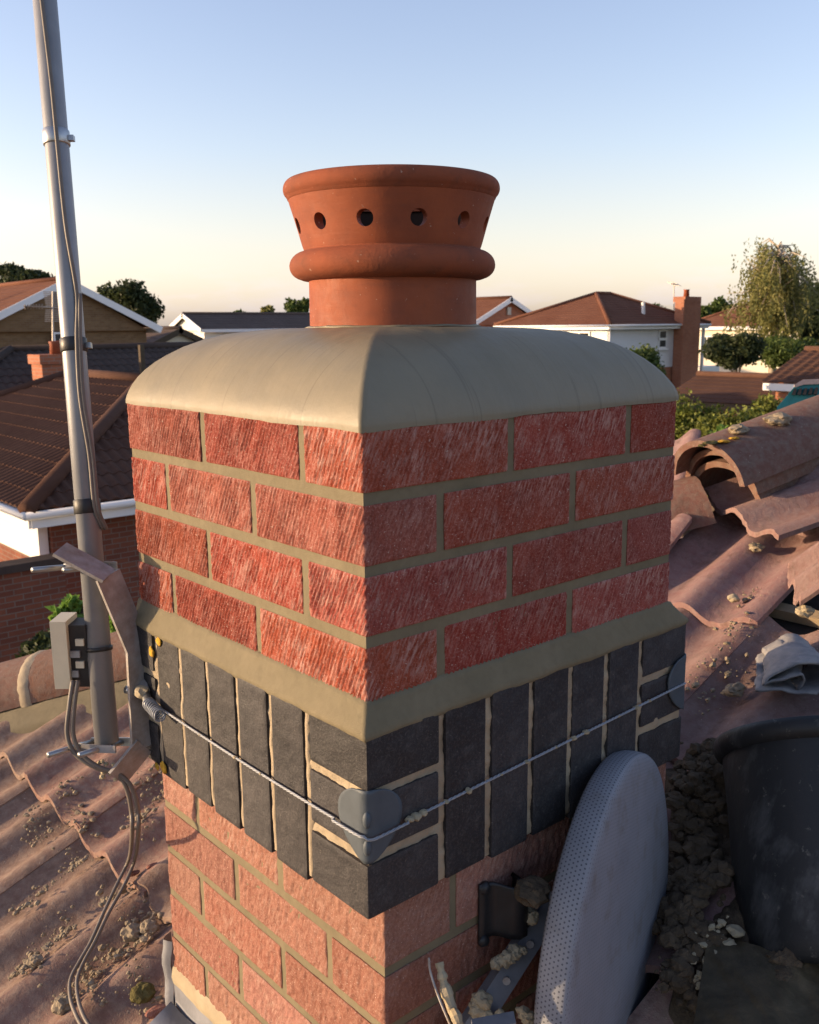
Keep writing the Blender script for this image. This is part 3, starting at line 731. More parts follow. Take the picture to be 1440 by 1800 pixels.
# ------------------------------------------------------------------ loose ridge tiles stacked on the hip
e0 = at(1262, 868, 2.36); axs = at(1440, 806, 2.36)-at(1262, 868, 2.36)+FW*.12; axs = axs/np.linalg.norm(axs)
sid = np.cross(axs, np.array([0, 0, 1.])); sid = sid/np.linalg.norm(sid); upv = np.cross(sid, axs)
lab = ['lowest half-round ridge tile in the stack on the hip', 'middle half-round ridge tile in the stack of three', 'mossy top ridge tile of the stack, dabbed with mortar']
for k in range(3):
    o = half_round(e0+upv*(-.03+.034*k)+axs*(.02-.03*k+(.015 if k == 1 else 0))+sid*.004*k, axs, sid, upv, .47, .118+.0015*k, .0165, 70+k, .92, 84).build('loose_ridge_tile', MAT['ridge'], None, True)
    tag(o, lab[k], 'ridge tile', 'ridge tiles stacked on the hip'); top_tile = o
def clump(name, c, r, seed, mat, label=None, cat=None, sq=(1, 1, .6), group=None, sub=3, amp=.45):
    v, f = blob(c, r, sub, amp, seed, sq, 2.2); o = MB().add(v, f).build(name, MAT[mat], None, False)
    return tag(o, label, cat, group)
def stack_top(px, py, lift=0):  # point on the top tile seen at this pixel
    d = ray(px, py); o = CAM-(e0+upv*(-.03+.068)); R_ = .1195
    d2 = d-axs*np.dot(d, axs); o2 = o-axs*np.dot(o, axs); A = np.dot(d2, d2); B = 2*np.dot(d2, o2); Cc = np.dot(o2, o2)-R_*R_
    D = B*B-4*A*Cc; t = (-B-math.sqrt(D))/(2*A) if D > 0 else -B/(2*A)
    return CAM+d*t+upv*lift
clump('mortar_clump', stack_top(1300, 755), .026, 5, 'crumb', 'brown mortar lump towards the left on the stacked ridge tile', 'mortar', (1.3, .8, .5))
clump('mortar_clump', stack_top(1368, 738), .033, 8, 'crumb', 'larger sandy mortar lump near the crest of the stacked ridge tile', 'mortar', (1.1, .9, .5))
for i, (px, py, r) in enumerate(((1250, 778, .02), (1272, 776, .016), (1235, 783, .014), (1290, 770, .013))):
    v, f = blob(stack_top(px, py), r, 2, .6, 30+i, (1.2, .8, .22), 3); MB().add(v, f).build('lichen_patch', MAT['lichen'] if i % 2 else MAT['moss'], top_tile)

# ------------------------------------------------------------------ loose and broken tiles, right of the stack
def roof_pt(px, py, lift=0.):
    d = ray(px, py); s = (ROOF_Z0+ROOF_T*(CAM[0]+.2585)-CAM[2]+lift)/(d[2]-ROOF_T*d[0]); return CAM+d*s
def loose_tile(px, py, lift, rot, scl, seed, label, mat='tile_pink'):
    me = tile_mesh(seed, 3.); me.materials.append(MAT[mat]); o = link_mesh('loose_roof_tile', me, None, None, roof_pt(px, py, lift))
    o.rotation_euler = rot; o.scale = scl; return tag(o, label, 'roof tile', 'loose roof tiles')
loose_tile(1352, 968, .05, (.15, .05, -.5), (1, 1, 1), 401, 'slipped pink roof tile lying askew beside the ridge tile stack')
loose_tile(1185, 915, .03, (-.1, -.05, .35), (.7, .8, 1), 403, 'loose roof tile wedged between chimney and ridge tile stack')
loose_tile(1400, 1085, .03, (.2, .1, -.9), (.3, .5, 1), 405, 'broken orange tile fragment at the edge of the stripped patch')
# crumpled lead
def lead_roll():
    b = MB(); n, m = 44, 18; P = np.zeros((n, m, 3)); c = roof_pt(1400, 1215, .035)
    # cross-section: lies on the tile, curls over and tucks back under itself
    sec = spline([(-.10, .0), (-.05, .004), (.0, .0), (.05, .004), (.075, .03), (.055, .065), (.0, .072), (-.055, .05), (-.085, .018), (-.06, .022), (-.02, .045), (.0, .03), (-.015, .012)], 4)
    for i in range(n):
        q = sec[min(len(sec)-1, int(i*(len(sec)-1)/(n-1)))]
        for j in range(m):
            v = j/(m-1); k = 1-.35*v
            k *= .85; p = c+RT*(q[0]*k+.03*v)+np.array([0, 0, 1.])*(q[1]*k+.05*v)+FW*(v*.16-.03)
            P[i, j] = p+.011*np.array([float(fbm(i*.28, v*5, 3)), float(fbm(i*.28, v*5, 7)), float(fbm(i*.28, v*5, 9))])
    b.grid(P); return b
o = lead_roll().build('crumpled_lead', MAT['lead_dusty'], None, True); tag(o, 'crumpled grey lead sheet folded over on the pink tiles', 'lead sheet')
s_ = o.modifiers.new('thickness', 'SOLIDIFY'); s_.thickness = .004
# rubble mounds
def mound(name, pts, mat, n, rr, seed, label, lift=.0, kind='stuff', wide=1., heap=None):
    b = MB(); rg = np.random.default_rng(seed)
    for i in range(n):
        px, py = pts[rg.integers(len(pts))]; px += rg.normal(0, 13*wide); py += rg.normal(0, 11*wide)
        r = rr[0]*(rr[1]/rr[0])**(rg.random()**2.2)
        p = roof_pt(px, py, 0); u = (p[1]+.055) % TW; z = rz(p[0])+wave(u)+.012+lift
        q = CAM+(p-CAM)*1.; q[2] = z+r*.25
        v, f = blob(q, r, 1 if r < .009 else 2, .65, int(rg.integers(999)), (1, rg.uniform(.6, 1.1), rg.uniform(.5, .8)), 1.9); b.add(v, f)
    if heap:
        n_ = 60; P = np.zeros((n_, n_, 3))
        for i in range(n_):
            for j in range(n_):
                px = heap[0]+(heap[1]-heap[0])*i/(n_-1); py = heap[2]+(heap[3]-heap[2])*j/(n_-1); p = roof_pt(px, py, 0); e = min(i, j, n_-1-i, n_-1-j)/(n_-1)
                p[2] += min(1, e*7)*(.045+.02*float(fbm(p[0]/.05, p[1]/.05, 3))+.012*float(fbm(p[0]/.016, p[1]/.016, 6)))-.01; P[i, j] = p
        b.grid(P)
    return tag(b.build(name, MAT[mat], None), label, 'rubble', None, kind)
pans = [(60,1480),(75,1462),(120,1420),(250,1480),(260,1460),(150,1470),(140,1530),(130,1545),(75,1580),(40,1620),(100,1660),(190,1600),(215,1595),(120,1640),(70,1690),(60,1720),(40,1735),(270,1405),(280,1400),(240,1440),(230,1640),(260,1625),(250,1650),(245,1670),(200,1690),(160,1715),(150,1730),(215,1690),(240,1740),(250,1770),(110,1770),(170,1780)]
mound('mortar_crumbs', pans, 'crumb', 1000, (.0018, .0085), 3, 'grey brown mortar crumbs strewn over the tiles left of the chimney')
mound('mortar_crumbs', [(1250,1200),(1270,1180),(1300,1130),(1290,1150),(1230,1230),(1240,1250),(1320,1060),(1300,1200)], 'crumb', 110, (.002, .009), 5, 'mortar crumbs scattered on the pink tiles right of the chimney')
mound('damp_rubble', [(1200,1480),(1215,1520),(1240,1450),(1200,1580),(1210,1640),(1230,1700),(1200,1720),(1250,1760),(1190,1780),(1300,1790),(1230,1600),(1260,1400),(1240,1380),(1350,1780),(1180,1660),(1220,1420)], 'soil', 1500, (.003, .017), 9, 'dark damp mortar rubble heaped behind the satellite dish', .02, wide=1.5, heap=(1160, 1340, 1340, 1840))
mound('mortar_crumbs', [(1245,1730),(1280,1740),(1230,1780),(1265,1700)], 'mortar_dry', 60, (.003, .012), 12, 'pale dry mortar bits among the dark rubble at lower right', .03)
big = [(232, 1640, .021, 'crumb', 'large rough mortar lump in a tile channel beside the lead flashing'), (262, 1630, .017, 'crumb', 'second rough mortar lump close to the chimney foot'),
       (62, 1690, .015, 'crumb', 'mortar lump near the left frame edge among crumbs'), (250, 1745, .019, 'moss', 'mossy clod on the lead flashing at the chimney foot'),
       (112, 1765, .018, 'crumb', 'mortar lump beside the looped cables at the bottom'), (1290, 1052, .013, 'mortar_dry', 'pale mortar dab on the smooth pink tile'), (1330, 962, .017, 'crumb', 'grey mortar lump between pink tiles below the ridge stack'),
       (1415, 1075, .018, 'mortar_dry', 'pale mortar lump stuck to the broken tile at right'), (1290, 1213, .02, 'crumb', 'flat brown mortar smear on the tile beside the crumpled lead')]
for i, (px, py, r, m_, lb) in enumerate(big):
    p = roof_pt(px, py, .03); clump('mortar_clump', p, r, 90+i, m_, lb, 'mortar')
for i, (px, py, L, lb) in enumerate(((235, 1525, .02, 'small red brick chip lying against the cable'), (268, 1512, .022, 'brighter orange brick chip next to the cable'), (155, 1632, .018, 'pink sliver of brick on the lower tiles'), (15, 1745, .022, 'orange brick chip near the bottom left corner'), (275, 1765, .035, 'long thin tile splinter resting on the lead'))):
    p = roof_pt(px, py, .03); v, f = blob(p-np.array([0, 0, .012]), L*.6, 2, .35, 40+i, (1, .5, .35), 1.5); tag(MB().add(v, f).build('brick_chip', MAT['brick_old'], None), lb, 'brick chip', 'brick chips on the roof')

# ------------------------------------------------------------------ aerial mast on its bracket
MB_ = at(188, 1305, 1.395); MT_ = at(78, -10, 1.395) ; 
mdir = MT_-MB_; mdir = mdir/np.linalg.norm(mdir)
def mpt(py):                                              # point on the mast axis at image row py
    f = (1305-py)/1315.; lo, hi = MB_, MT_
    t = f
    for _ in range(8):
        p = lo+(hi-lo)*t; q = p-CAM; y = 900-FPX*np.dot(q, UP)/np.dot(q, FW); t += (y-py)/1315.
    return lo+(hi-lo)*t
MR = .0172
mast = empty('aerial_mast', MB_, 'tall grey metal aerial mast standing left of the chimney', 'mast')
b = MB(); ptop = MB_+mdir*2.6
b.tube([MB_, mpt(605), mpt(600), ptop], [MR*1.0, MR, MR, MR*1.0], 28).build('pole', MAT['mast'], mast, True, None)
for py, m_, hh in ((243, 'galv', .011), (607, 'black_steel', .010), (890, 'tape', .0105)):
    c = mpt(py); nm = 'clamp_band' if m_ != 'tape' else 'tape_band'
    MB().tube([c-mdir*hh, c-mdir*hh*.9, c+mdir*hh*.9, c+mdir*hh], [MR+.0012, MR+.002, MR+.002, MR+.0012], 28).build(nm, MAT[m_], mast, True)
    if m_ != 'tape': MB().obox(c+RT*(MR+.0045), RT*.0045, mdir*.004, FW*.004).build('clamp_screw', MAT['galv'], mast)

# twin coax cable: down the mast, into a loop under the box, over the tiles
def cable_path(off):
    pts = []
    for py, fx, fd in ((-60, .05, -1), (0, .1, -1), (150, .3, -1), (243, .35, -1.2), (400, .45, -1), (520, .75, -.7), (600, .55, -1.1), (700, .45, -1), (800, .7, -.8), (890, .75, -.9), (930, 1.0, -.6)):
        c = mpt(max(py, -40)); a = fx; rr = MR+.0035
        dep = -math.sqrt(max(0, 1-min(1, a*a))); p = c+RT*(a*rr+off*.0048)+FW*(dep*rr-.0005)
        pts.append(p)
    return pts
for i, off in enumerate((0, 1)):
    top = cable_path(off)[:7] if i else cable_path(off)
    if i: top = cable_path(1)[5:]
    b = MB().tube(spline(top, 6), .0031, 8)
    o = b.build('coax_cable', MAT['cable'], None, True)
    tag(o, 'thin coax cable strapped along the front of the mast' if i == 0 else 'short second coax beside it on the lower mast', 'cable', 'coax cables on the mast')
for i in (0, 1):
    dx = i*9
    loop = [at(128+dx, 1196, 1.375), at(122+dx, 1240, 1.37), at(118+dx*1.2, 1290, 1.37), at(132+dx*1.2, 1325, 1.37), at(165+dx*.9, 1348, 1.37), at(205+dx*.6, 1362, 1.38), at(222+dx*1.1, 1385, 1.385), at(231+dx*1.3, 1425, 1.40), at(232+dx*1.2, 1470, 1.44)]
    ground = [(226+dx*1.2, 1512), (205+dx*1.5, 1556), (182+dx, 1605), (160+dx*.8, 1655), (140+dx*.9, 1690), (124+dx*1.3, 1722), (124+dx*1.5, 1755), (134+dx*1.4, 1785), (150+dx*1.6, 1815)]
    gp = [roof_pt(px, py, .05) for px, py in ground]
    o = MB().tube(spline(loop+gp, 7), .0034, 8).build('coax_cable', MAT['cable'], None, True)
    tag(o, 'left strand of the grey cable pair looping from box to roof tiles' if i == 0 else 'right strand of the grey cable pair looping from box to roof tiles', 'cable', 'cable pair over the tiles')
# junction box
jb = empty('junction_box', at(135, 1205, 1.40), 'cream plastic amplifier box strapped to the mast', 'junction box')
c = at(116, 1143, 1.40); bz_ = np.array([0, 0, 1.]); hf = np.cross(bz_, RT)
MB().obox(c, RT*.0115, hf*.024, bz_*.051).build('case', MAT['cream'], jb)
c = at(146, 1146, 1.405); MB().obox(c, RT*.013, hf*.019, bz_*.047).build('open_back', MAT['box_dark'], jb)
for k, (dx, dz, w_) in enumerate(((.004, .022, .006), (-.004, .004, .007), (.002, -.012, .006), (-.006, -.026, .005))):
    MB().obox(c-hf*.0205+RT*dx+bz_*dz, RT*w_, hf*.0025, bz_*.005).build('terminal', MAT['cream' if k % 2 == 0 else 'steel_dark'], jb)
cc = mpt(1140); MB().tube([cc-mdir*.003, cc+mdir*.003], MR+.0022, 28).build('zip_tie', MAT['tape'], jb, True)

# steel bracket
wdir = FW*.80+RT*.6; wdir = wdir/np.linalg.norm(wdir)
def strap(b, pts, wd, hw, th):
    P = [np.array(p) for p in pts]
    for i in range(len(P)-1):
        a, q = P[i], P[i+1]; t = q-a; L = np.linalg.norm(t); t /= L; n_ = np.cross(t, wd); n_ /= np.linalg.norm(n_); w_ = np.cross(n_, t)
        b.obox((a+q)/2, t*(L/2+th*.45), w_*hw, n_*th)
    return b
br = empty('mast_bracket', at(255, 1320, 1.40), 'bent flat steel bracket holding the mast to the chimney corner', 'bracket')
D_ = 1.40
path = [at(106, 966, D_-.05), at(190, 1012, D_-.045), at(243, 1140, D_-.012), at(252, 1312, D_), at(206, 1368, D_-.02)]
strap(MB(), path, wdir, .0205, .0024).build('strap', MAT['steel_dark'], br)
for py, xs_ in ((996, (-.03, .01)), (1310, (-.03, .012))):
    cc = mpt(py)
    # V-clamp plate behind the mast, two threaded rods with nuts
    MB().obox(cc+FW*(MR+.004), RT*.03, mdir*.006, FW*.0025).build('clamp_plate', MAT['galv'], br)
    for k, dx in enumerate((-.024, .02)):
        p0 = cc+RT*dx+FW*.028; p1 = cc+RT*(dx-.032)-FW*.05-mdir*.002
        MB().tube([p0, p1-RT*.012], .0042, 10).build('threaded_rod', MAT['galv'], br, True)
        t = (p1-p0)/np.linalg.norm(p1-p0); q = p0+t*.03
        MB().tube([q, q+t*.006], .0062, 6).build('nut', MAT['galv'], br)
    MB().obox(cc-FW*(MR+.003)+RT*-.006, RT*.026-FW*.004, mdir*.0055, FW*.0022).build('clamp_bar', MAT['steel_dark'], br)
MB().tube([at(222, 1212, D_-.015), at(240, 1216, D_)], .006, 10).build('bolt', MAT['galv'], br, True)
for i in range(9):
    v, f = blob(at(190+random.uniform(-18, 22), 1352+random.uniform(-14, 20), D_-.02), random.uniform(.003, .006), 1, .4, i); MB().add(v, f).build('mortar_crumb', MAT['mortar_dry'], br)

# ------------------------------------------------------------------ lashing wire round the band
OFF = .0055
def wrap(s, z, off):                                     # s<0 along the sunny face, s>0 along the shaded face
    r = .007
    if s < -r: return np.array([SX0-off, SY0-s, z])
    if s > r: return np.array([SX0+s, SY0-off, z])
    a = (s+r)/(2*r)*math.pi/2                               # round the corner
    return np.array([SX0+r-(r+off)*math.cos(a), SY0+r-(r+off)*math.sin(a), z])
wz = lambda s: -.4285+(.003*math.sin(s*7)) if s < 0 else -.432+.02*s/.59
b = MB()
for k in range(3):
    pts = []
    for i in range(560):
        s = -.475+(.475+.588)*i/559; ph = s/.022*2*math.pi+k*2*math.pi/3
        near = abs(s) < .05; c = wrap(s, wz(s), OFF+(.004 if near else 0)); 
        nrm = np.array([-1., 0, 0]) if s < 0 else np.array([0, -1., 0])
        pts.append(c+nrm*.0009*math.cos(ph)+np.array([0, 0, 1])*.0009*math.sin(ph))
    b.tube(pts, .001, 5)
o = lash = b.build('lashing_wire', MAT['wire'], None, True); tag(o, 'twisted galvanised lashing wire stretched round the dark brick band', 'wire')
eb = empty('eye_bolt', wrap(-.49, -.428, .01), 'mortar-splashed eye bolt where the lashing wire is tied off', 'eye bolt')
e_ = wrap(-.47, -.4285, .012)
MB().tube([e_+np.array([.012, .055, .016]), e_+np.array([-.004, .01, .004]), e_+np.array([-.003, -.006, 0])], [.006, .0065, .005], 12).build('shank', MAT['galv'], eb, True)
MB().tube([e_+np.array([.013, .058, .018]), e_+np.array([.006, .04, .012])], [.009, .0085], 6).build('nut', MAT['steel_dark'], eb, False)
for k in range(9):
    c = e_+np.array([-.002, .012-.0042*k, .004-.0009*k]); pts = [c+np.array([.0085*math.cos(a), .0012*math.sin(3*a+k), .0085*math.sin(a)]) for a in np.linspace(0, 2*math.pi, 15)]
    MB().tube(pts, .0012, 6).build('wire_turn', MAT['wire'], eb, True)
v, f = blob(e_+np.array([.0, .04, .014]), .011, 2, .4, 4, (1, 1.3, .8)); MB().add(v, f).build('mortar_splash', MAT['mortar_dry'], eb)
def corner_plate(label, fn, zc):
    b = MB(); n, m = 21, 19; P = np.zeros((n, m, 3))
    for i in range(n):
        v = i/(n-1); hw = .046*math.sqrt(max(0.0, 1-((v-.6)/.405)**2)) if v > .6 else .046*(max(0, 1-((.6-v)/.61)**2))**.8
        hw = max(hw, .003)
        for j in range(m):
            s = (j/(m-1)*2-1)*hw; P[i, j] = fn(s, zc-.042+.084*v)
    b.grid(P); o = b.build('corner_plate', MAT['plate'], None, True)
    md = o.modifiers.new('thickness', 'SOLIDIFY'); md.thickness = .0022; md.offset = 1
    return tag(o, label, 'corner plate', 'corner plates under the lashing wire')
pl = corner_plate('grey metal shield plate folded over the near corner of the band', lambda s, z: wrap(s, z, .0018), -.4215)
for dz in (.006, -.026):
    q = wrap(0, -.418+dz, .004); v, f = blob(q, .006, 2, .05, 2, (.8, .8, 1.6)); MB().add(v, f).build('raised_tab', MAT['plate'], pl, True)
def wrap_r(s, z, off=.0018):
    r = .007
    if s < -r: return np.array([SX1+s, SY0-off, z])
    if s > r: return np.array([SX1+off, SY0+s, z])
    a = (s+r)/(2*r)*math.pi/2; return np.array([SX1-r+(r+off)*math.sin(a), SY0+r-(r+off)*math.cos(a), z])
corner_plate('grey metal shield plate on the far right corner of the band', lambda s, z: wrap_r(s, z), -.412)
# splashes of mortar stuck to the wire
sp = [(.055, .006, 1), (.065, .007, 1), (.075, .006, 1), (.11, .004, 0), (.145, .006, 0), (.2, .003, 0), (.245, .004, 0), (.30, .003, 0), (.335, .005, 0), (.36, .0055, 0), (.43, .003, 0), (.47, .005, 0), (.5, .0035, 0), (-.26, .004, 0), (-.2, .003, 0), (-.35, .003, 0)]
for i, (s, r, q) in enumerate(sp):
    v, f = blob(wrap(s, wz(s), OFF), r*.7, 2, .4, 60+i, (1.3, 1.3, .8)); MB().add(v, f).build('mortar_dab', MAT['mortar_dry'], lash)

# ------------------------------------------------------------------ satellite dish leaning by the stack
dish = empty('satellite_dish', at(1060, 1800, 1.12), 'grey perforated satellite dish standing edge-on against the chimney', 'satellite dish')
dn = RT*math.sin(math.radians(60))-FW*math.cos(math.radians(60)); dn = dn-UP*.06; dn = dn/np.linalg.norm(dn)
dv = UP*.995+RT*.05+FW*.12; dv = dv-dn*np.dot(dv, dn); dv = dv/np.linalg.norm(dv); du = np.cross(dv, dn)  # du: across the face
if np.dot(du, RT) < 0: du = -du
dc = at(1098, 1668, 1.27)
RA, RB = .218, .256
def dish_pan():
    NA = 120; prof = [(.03, .004), (.25, .0035), (.5, .002), (.75, .0005), (.9, -.0005), (.965, -.001), (.99, -.003), (1.0, -.007), (1.003, -.017), (1.0, -.027), (.99, -.036), (.975, -.04)]
    acc = [0]
    for i in range(1, len(prof)): acc.append(acc[-1]+math.hypot((prof[i][0]-prof[i-1][0])*.23, prof[i][1]-prof[i-1][1]))
    V = [dc+du*RA*r*math.cos(2*math.pi*k/NA)+dv*RB*r*math.sin(2*math.pi*k/NA)+dn*d for r, d in prof for k in range(NA)]+[dc+dn*.004]
    F = []; UV = []
    for i in range(len(prof)-1):
        for k in range(NA):
            k2 = (k+1) % NA; F.append((i*NA+k, i*NA+k2, (i+1)*NA+k2, (i+1)*NA+k))
            for (ii, kk) in ((i, k), (i, k+1), (i+1, k+1), (i+1, k)):
                g = 2*math.pi*kk/NA; r = prof[ii][0]; UV.append((RA*r*math.cos(g), RB*r*math.sin(g)) if i < 6 else (kk*.0028*5*.9, acc[ii]))
    for k in range(NA):
        F.append((len(V)-1, (k+1) % NA, k)); UV += [(0, 0), (.005, .001), (.005, 0)]
    b = MB().add(V, F); return b, UV
b, uv = dish_pan(); o = b.build('reflector', MAT['dish'], dish, True)
lay = o.data.uv_layers.new(name='UVMap')
for i_, q_ in enumerate(uv): lay.data[i_].uv = q_
o.data.materials.append(MAT['dish_face'])
for p_ in o.data.polygons: p_.material_index = 0 if 6*120 <= p_.index < 11*120 else 1
md = o.modifiers.new('thickness', 'SOLIDIFY'); md.thickness = .0015
# its arm, running down to the left and spattered with mortar
arm0, arm1 = at(975, 1580, 1.235), at(800, 1850, 1.12)
ta = (arm1-arm0)/np.linalg.norm(arm1-arm0); na = np.cross(ta, FW); na /= np.linalg.norm(na); wa = np.cross(na, ta)
MB().obox((arm0+arm1)/2, ta*np.linalg.norm(arm1-arm0)/2, na*.0135, wa*.0115).build('arm', MAT['grey_paint'], dish)
for t_ in (.28, .52, .8):
    q = arm0+(arm1-arm0)*t_-FW*.0125; MB().tube([q, q-FW*.004], .005, 8).build('rivet', MAT['steel_dark'], dish)
q0, q1 = at(905, 1800, 1.05), at(830, 1815, 1.02); MB().obox((q0+q1)/2-UP*.01, (q1-q0)/2, UP*.018, FW*.012).build('arm_clamp', MAT['grey_paint'], dish)
for i, (px, py, r) in enumerate(((932, 1612, .011), (905, 1675, .0095), (890, 1685, .01), (873, 1693, .008), (845, 1762, .012), (838, 1775, .0095), (855, 1785, .008), (920, 1780, .008), (930, 1790, .009), (918, 1670, .006), (880, 1790, .009))):
    v, f = blob(at(px, py, 1.195-.00035*(py-1600)), r, 3, .5, 80+i, (1, 1, .9), 2.4); MB().add(v, f).build('mortar_splash', MAT['mortar_dry'], dish)
# black wall bracket bolted to the shaded face
wb = empty('wall_bracket', (-.08, HY0, -.67), 'black bent steel wall bracket bolted to the shaded brickwork', 'bracket')
def wpt(px, py, off):
    d = ray(px, py); return CAM+d*((HY0-off-CAM[1])/d[1])
n = 10; P = np.zeros((9, n, 3))
prof = [(0, .003), (.012, .003), (.022, .005), (.028, .012), (.034, .026), (.042, .034), (.052, .034), (.058, .026), (.06, .004)]
a0 = wpt(838, 1553, 0); 
for i, (x, o_) in enumerate(prof):
    for j in range(n): P[i, j] = (a0[0]+x, HY0-o_, a0[2]-.077*j/(n-1)-(.012*(x/.06) if j == 0 else 0))
o = MB().grid(P[::-1]).build('plate', MAT['black_steel'], wb, True); md = o.modifiers.new('thickness', 'SOLIDIFY'); md.thickness = .003
for px, py in ((850, 1560), (848, 1652)):
    p = wpt(px, py, .003); MB().tube([p, p+np.array([0, -.003, 0]), p+np.array([0, -.0075, 0])], [.0085, .0085, .005], 12).build('bolt', MAT['black_steel'], wb, True)
clump('mortar_clump', at(935, 1565, 1.16), .022, 44, 'soil', 'brown mortar lump wedged behind the black wall bracket', 'mortar')
# trowelled stick with mortar and a thin wire
st = empty('mortared_stick', at(800, 1800, 1.05), 'mortar-caked stick poking up beside the shaded brickwork', 'stick')
b = MB(); pts = spline([at(772, 1692, 1.10), at(782, 1735, 1.09), at(795, 1775, 1.08), at(812, 1830, 1.06), np.array([-.16, -.35, -.95])], 8); 
rr = [.0055+.0035*float(fbm(i*.45, 2.2, 8))+.001*random.random() for i in range(len(pts))]; b.tube(pts, rr, 9).build('stick', MAT['mortar_dry'], st, False)
MB().tube(spline([at(754, 1684, 1.09), at(757, 1710, 1.09), at(772, 1755, 1.08), at(795, 1810, 1.06)], 6), .0014, 6).build('bent_wire', MAT['steel_dark'], st, True)

# ------------------------------------------------------------------ black bucket and plastic at lower right
def bucket():
    t = empty('bucket', at(1440, 1690, 1.36), 'scuffed black rubber bucket cut by the right frame edge', 'bucket')
    zt = UP*.88+RT*.06+FW*.45; zt = zt/np.linalg.norm(zt); xa = np.cross(zt, FW); xa /= np.linalg.norm(xa); ya = np.cross(zt, xa)
    c0 = at(1492, 1704, 1.33); H = .285
    def ringp(r, z, n=56): return [c0+zt*z+xa*r*math.cos(2*math.pi*k/n)+ya*r*math.sin(2*math.pi*k/n) for k in range(n+1)]
    pr = [(.02, 0), (.128, 0), (.138, .008), (.1405, .03), (.142, .12), (.1435, .22), (.145, .295)]
    MB().grid(np.array([ringp(r+.0015*math.sin(i*2), z) for i, (r, z) in enumerate(pr)])).build('body', MAT['rubber'], t, True)
    MB().grid(np.array([ringp(r, z) for r, z in [(r_, z_+.04) for r_, z_ in ((.145, .25), (.152, .254), (.156, .262), (.156, .272), (.153, .279), (.147, .281), (.141, .276), (.139, .25), (.136, .1), (.125, .0), (.01, -.03))]])).build('rim', MAT['rubber'], t, True)
    MB().tube([c0+zt*.302+xa*(-.16)+ya*.02, c0+zt*.302+xa*(-.172)+ya*.0, c0+zt*.302+xa*(-.16)-ya*.02], .006, 8).build('handle_lug', MAT['rubber'], t, True)
    return t
bucket()
def sheet():
    b = MB(); n, m = 40, 30; P = np.zeros((n, m, 3))
    for i in range(n):
        for j in range(m):
            px = 1245+(1520-1245)*i/(n-1); u = i/(n-1); v = j/(m-1)
            py = 1640+70*u+(190+20*u)*v; d = 1.30-.17*v+.02*math.sin(u*9+v*3)
            d += .03*float(fbm(u*3+v*2, v*4-u*3, 4))+.03*abs(float(fbm((u-v*.6)*9, v*2.5, 7)))+.008*float(fbm(u*20, v*18, 2))
            P[i, j] = roof_pt(px-30*v*(1-u), py, .075+(1.25-d)*.35)
    return b.grid(P)
tag(sheet().build('plastic_sheet', MAT['sheet'], None, True), 'crumpled muddy plastic sheet under the black bucket', 'plastic sheet')
# teal machine beyond the ridge stack
tm = empty('teal_machine', at(1425, 740, 2.95), 'teal plastic machine housing with slanted louvres and dusty top beyond the ridge tiles', 'machine')
uz = np.array([0, 0, 1.]); uy = ray(1378, 700); uy = uy/np.linalg.norm(uy)
def tq(px, py, d=2.9): return at(px, py, d)
f0 = [(1366, 716), (1380, 700), (1398, 678), (1412, 671), (1500, 668), (1560, 690), (1560, 880), (1366, 895)]
b = MB(); A = [tq(x, y) for x, y in f0]; B_ = [p+uy*.28 for p in A]; N = len(A)
b.add(A+B_, [tuple(range(N))[::-1], tuple(range(N, 2*N))]+[(i, (i+1) % N, N+(i+1) % N, N+i) for i in range(N)]); b.build('housing', MAT['teal'], tm)
b = MB(); T0 = [(1397, 676), (1412, 667), (1500, 664), (1562, 687)]; T1 = [(1398, 681), (1413, 676), (1499, 673), (1558, 694)]
A = [tq(x, y, 2.892) for x, y in T0]+[tq(x, y, 2.892) for x, y in T1[::-1]]; B_ = [p+uy*.3 for p in A]; N = len(A)
b.add(A+B_, [tuple(range(N))[::-1], tuple(range(N, 2*N))]+[(i, (i+1) % N, N+(i+1) % N, N+i) for i in range(N)]); b.build('dusty_cover', MAT['dust_top'], tm)
for k in range(5):
    x = 1392+k*9.5
    MB().add([tq(x, 694-k*.3, 2.885), tq(x+6.5, 694-k*.3, 2.885), tq(x+8.5, 683-k*.5, 2.885), tq(x+4, 683-k*.5, 2.885), tq(x, 694, 2.9), tq(x+6.5, 694, 2.9), tq(x+8.5, 683, 2.9), tq(x+4, 683, 2.9)], [(0,1,2,3),(4,7,6,5),(0,4,5,1),(1,5,6,2),(2,6,7,3),(3,7,4,0)]).build('louvre', MAT['box_dark'], tm)

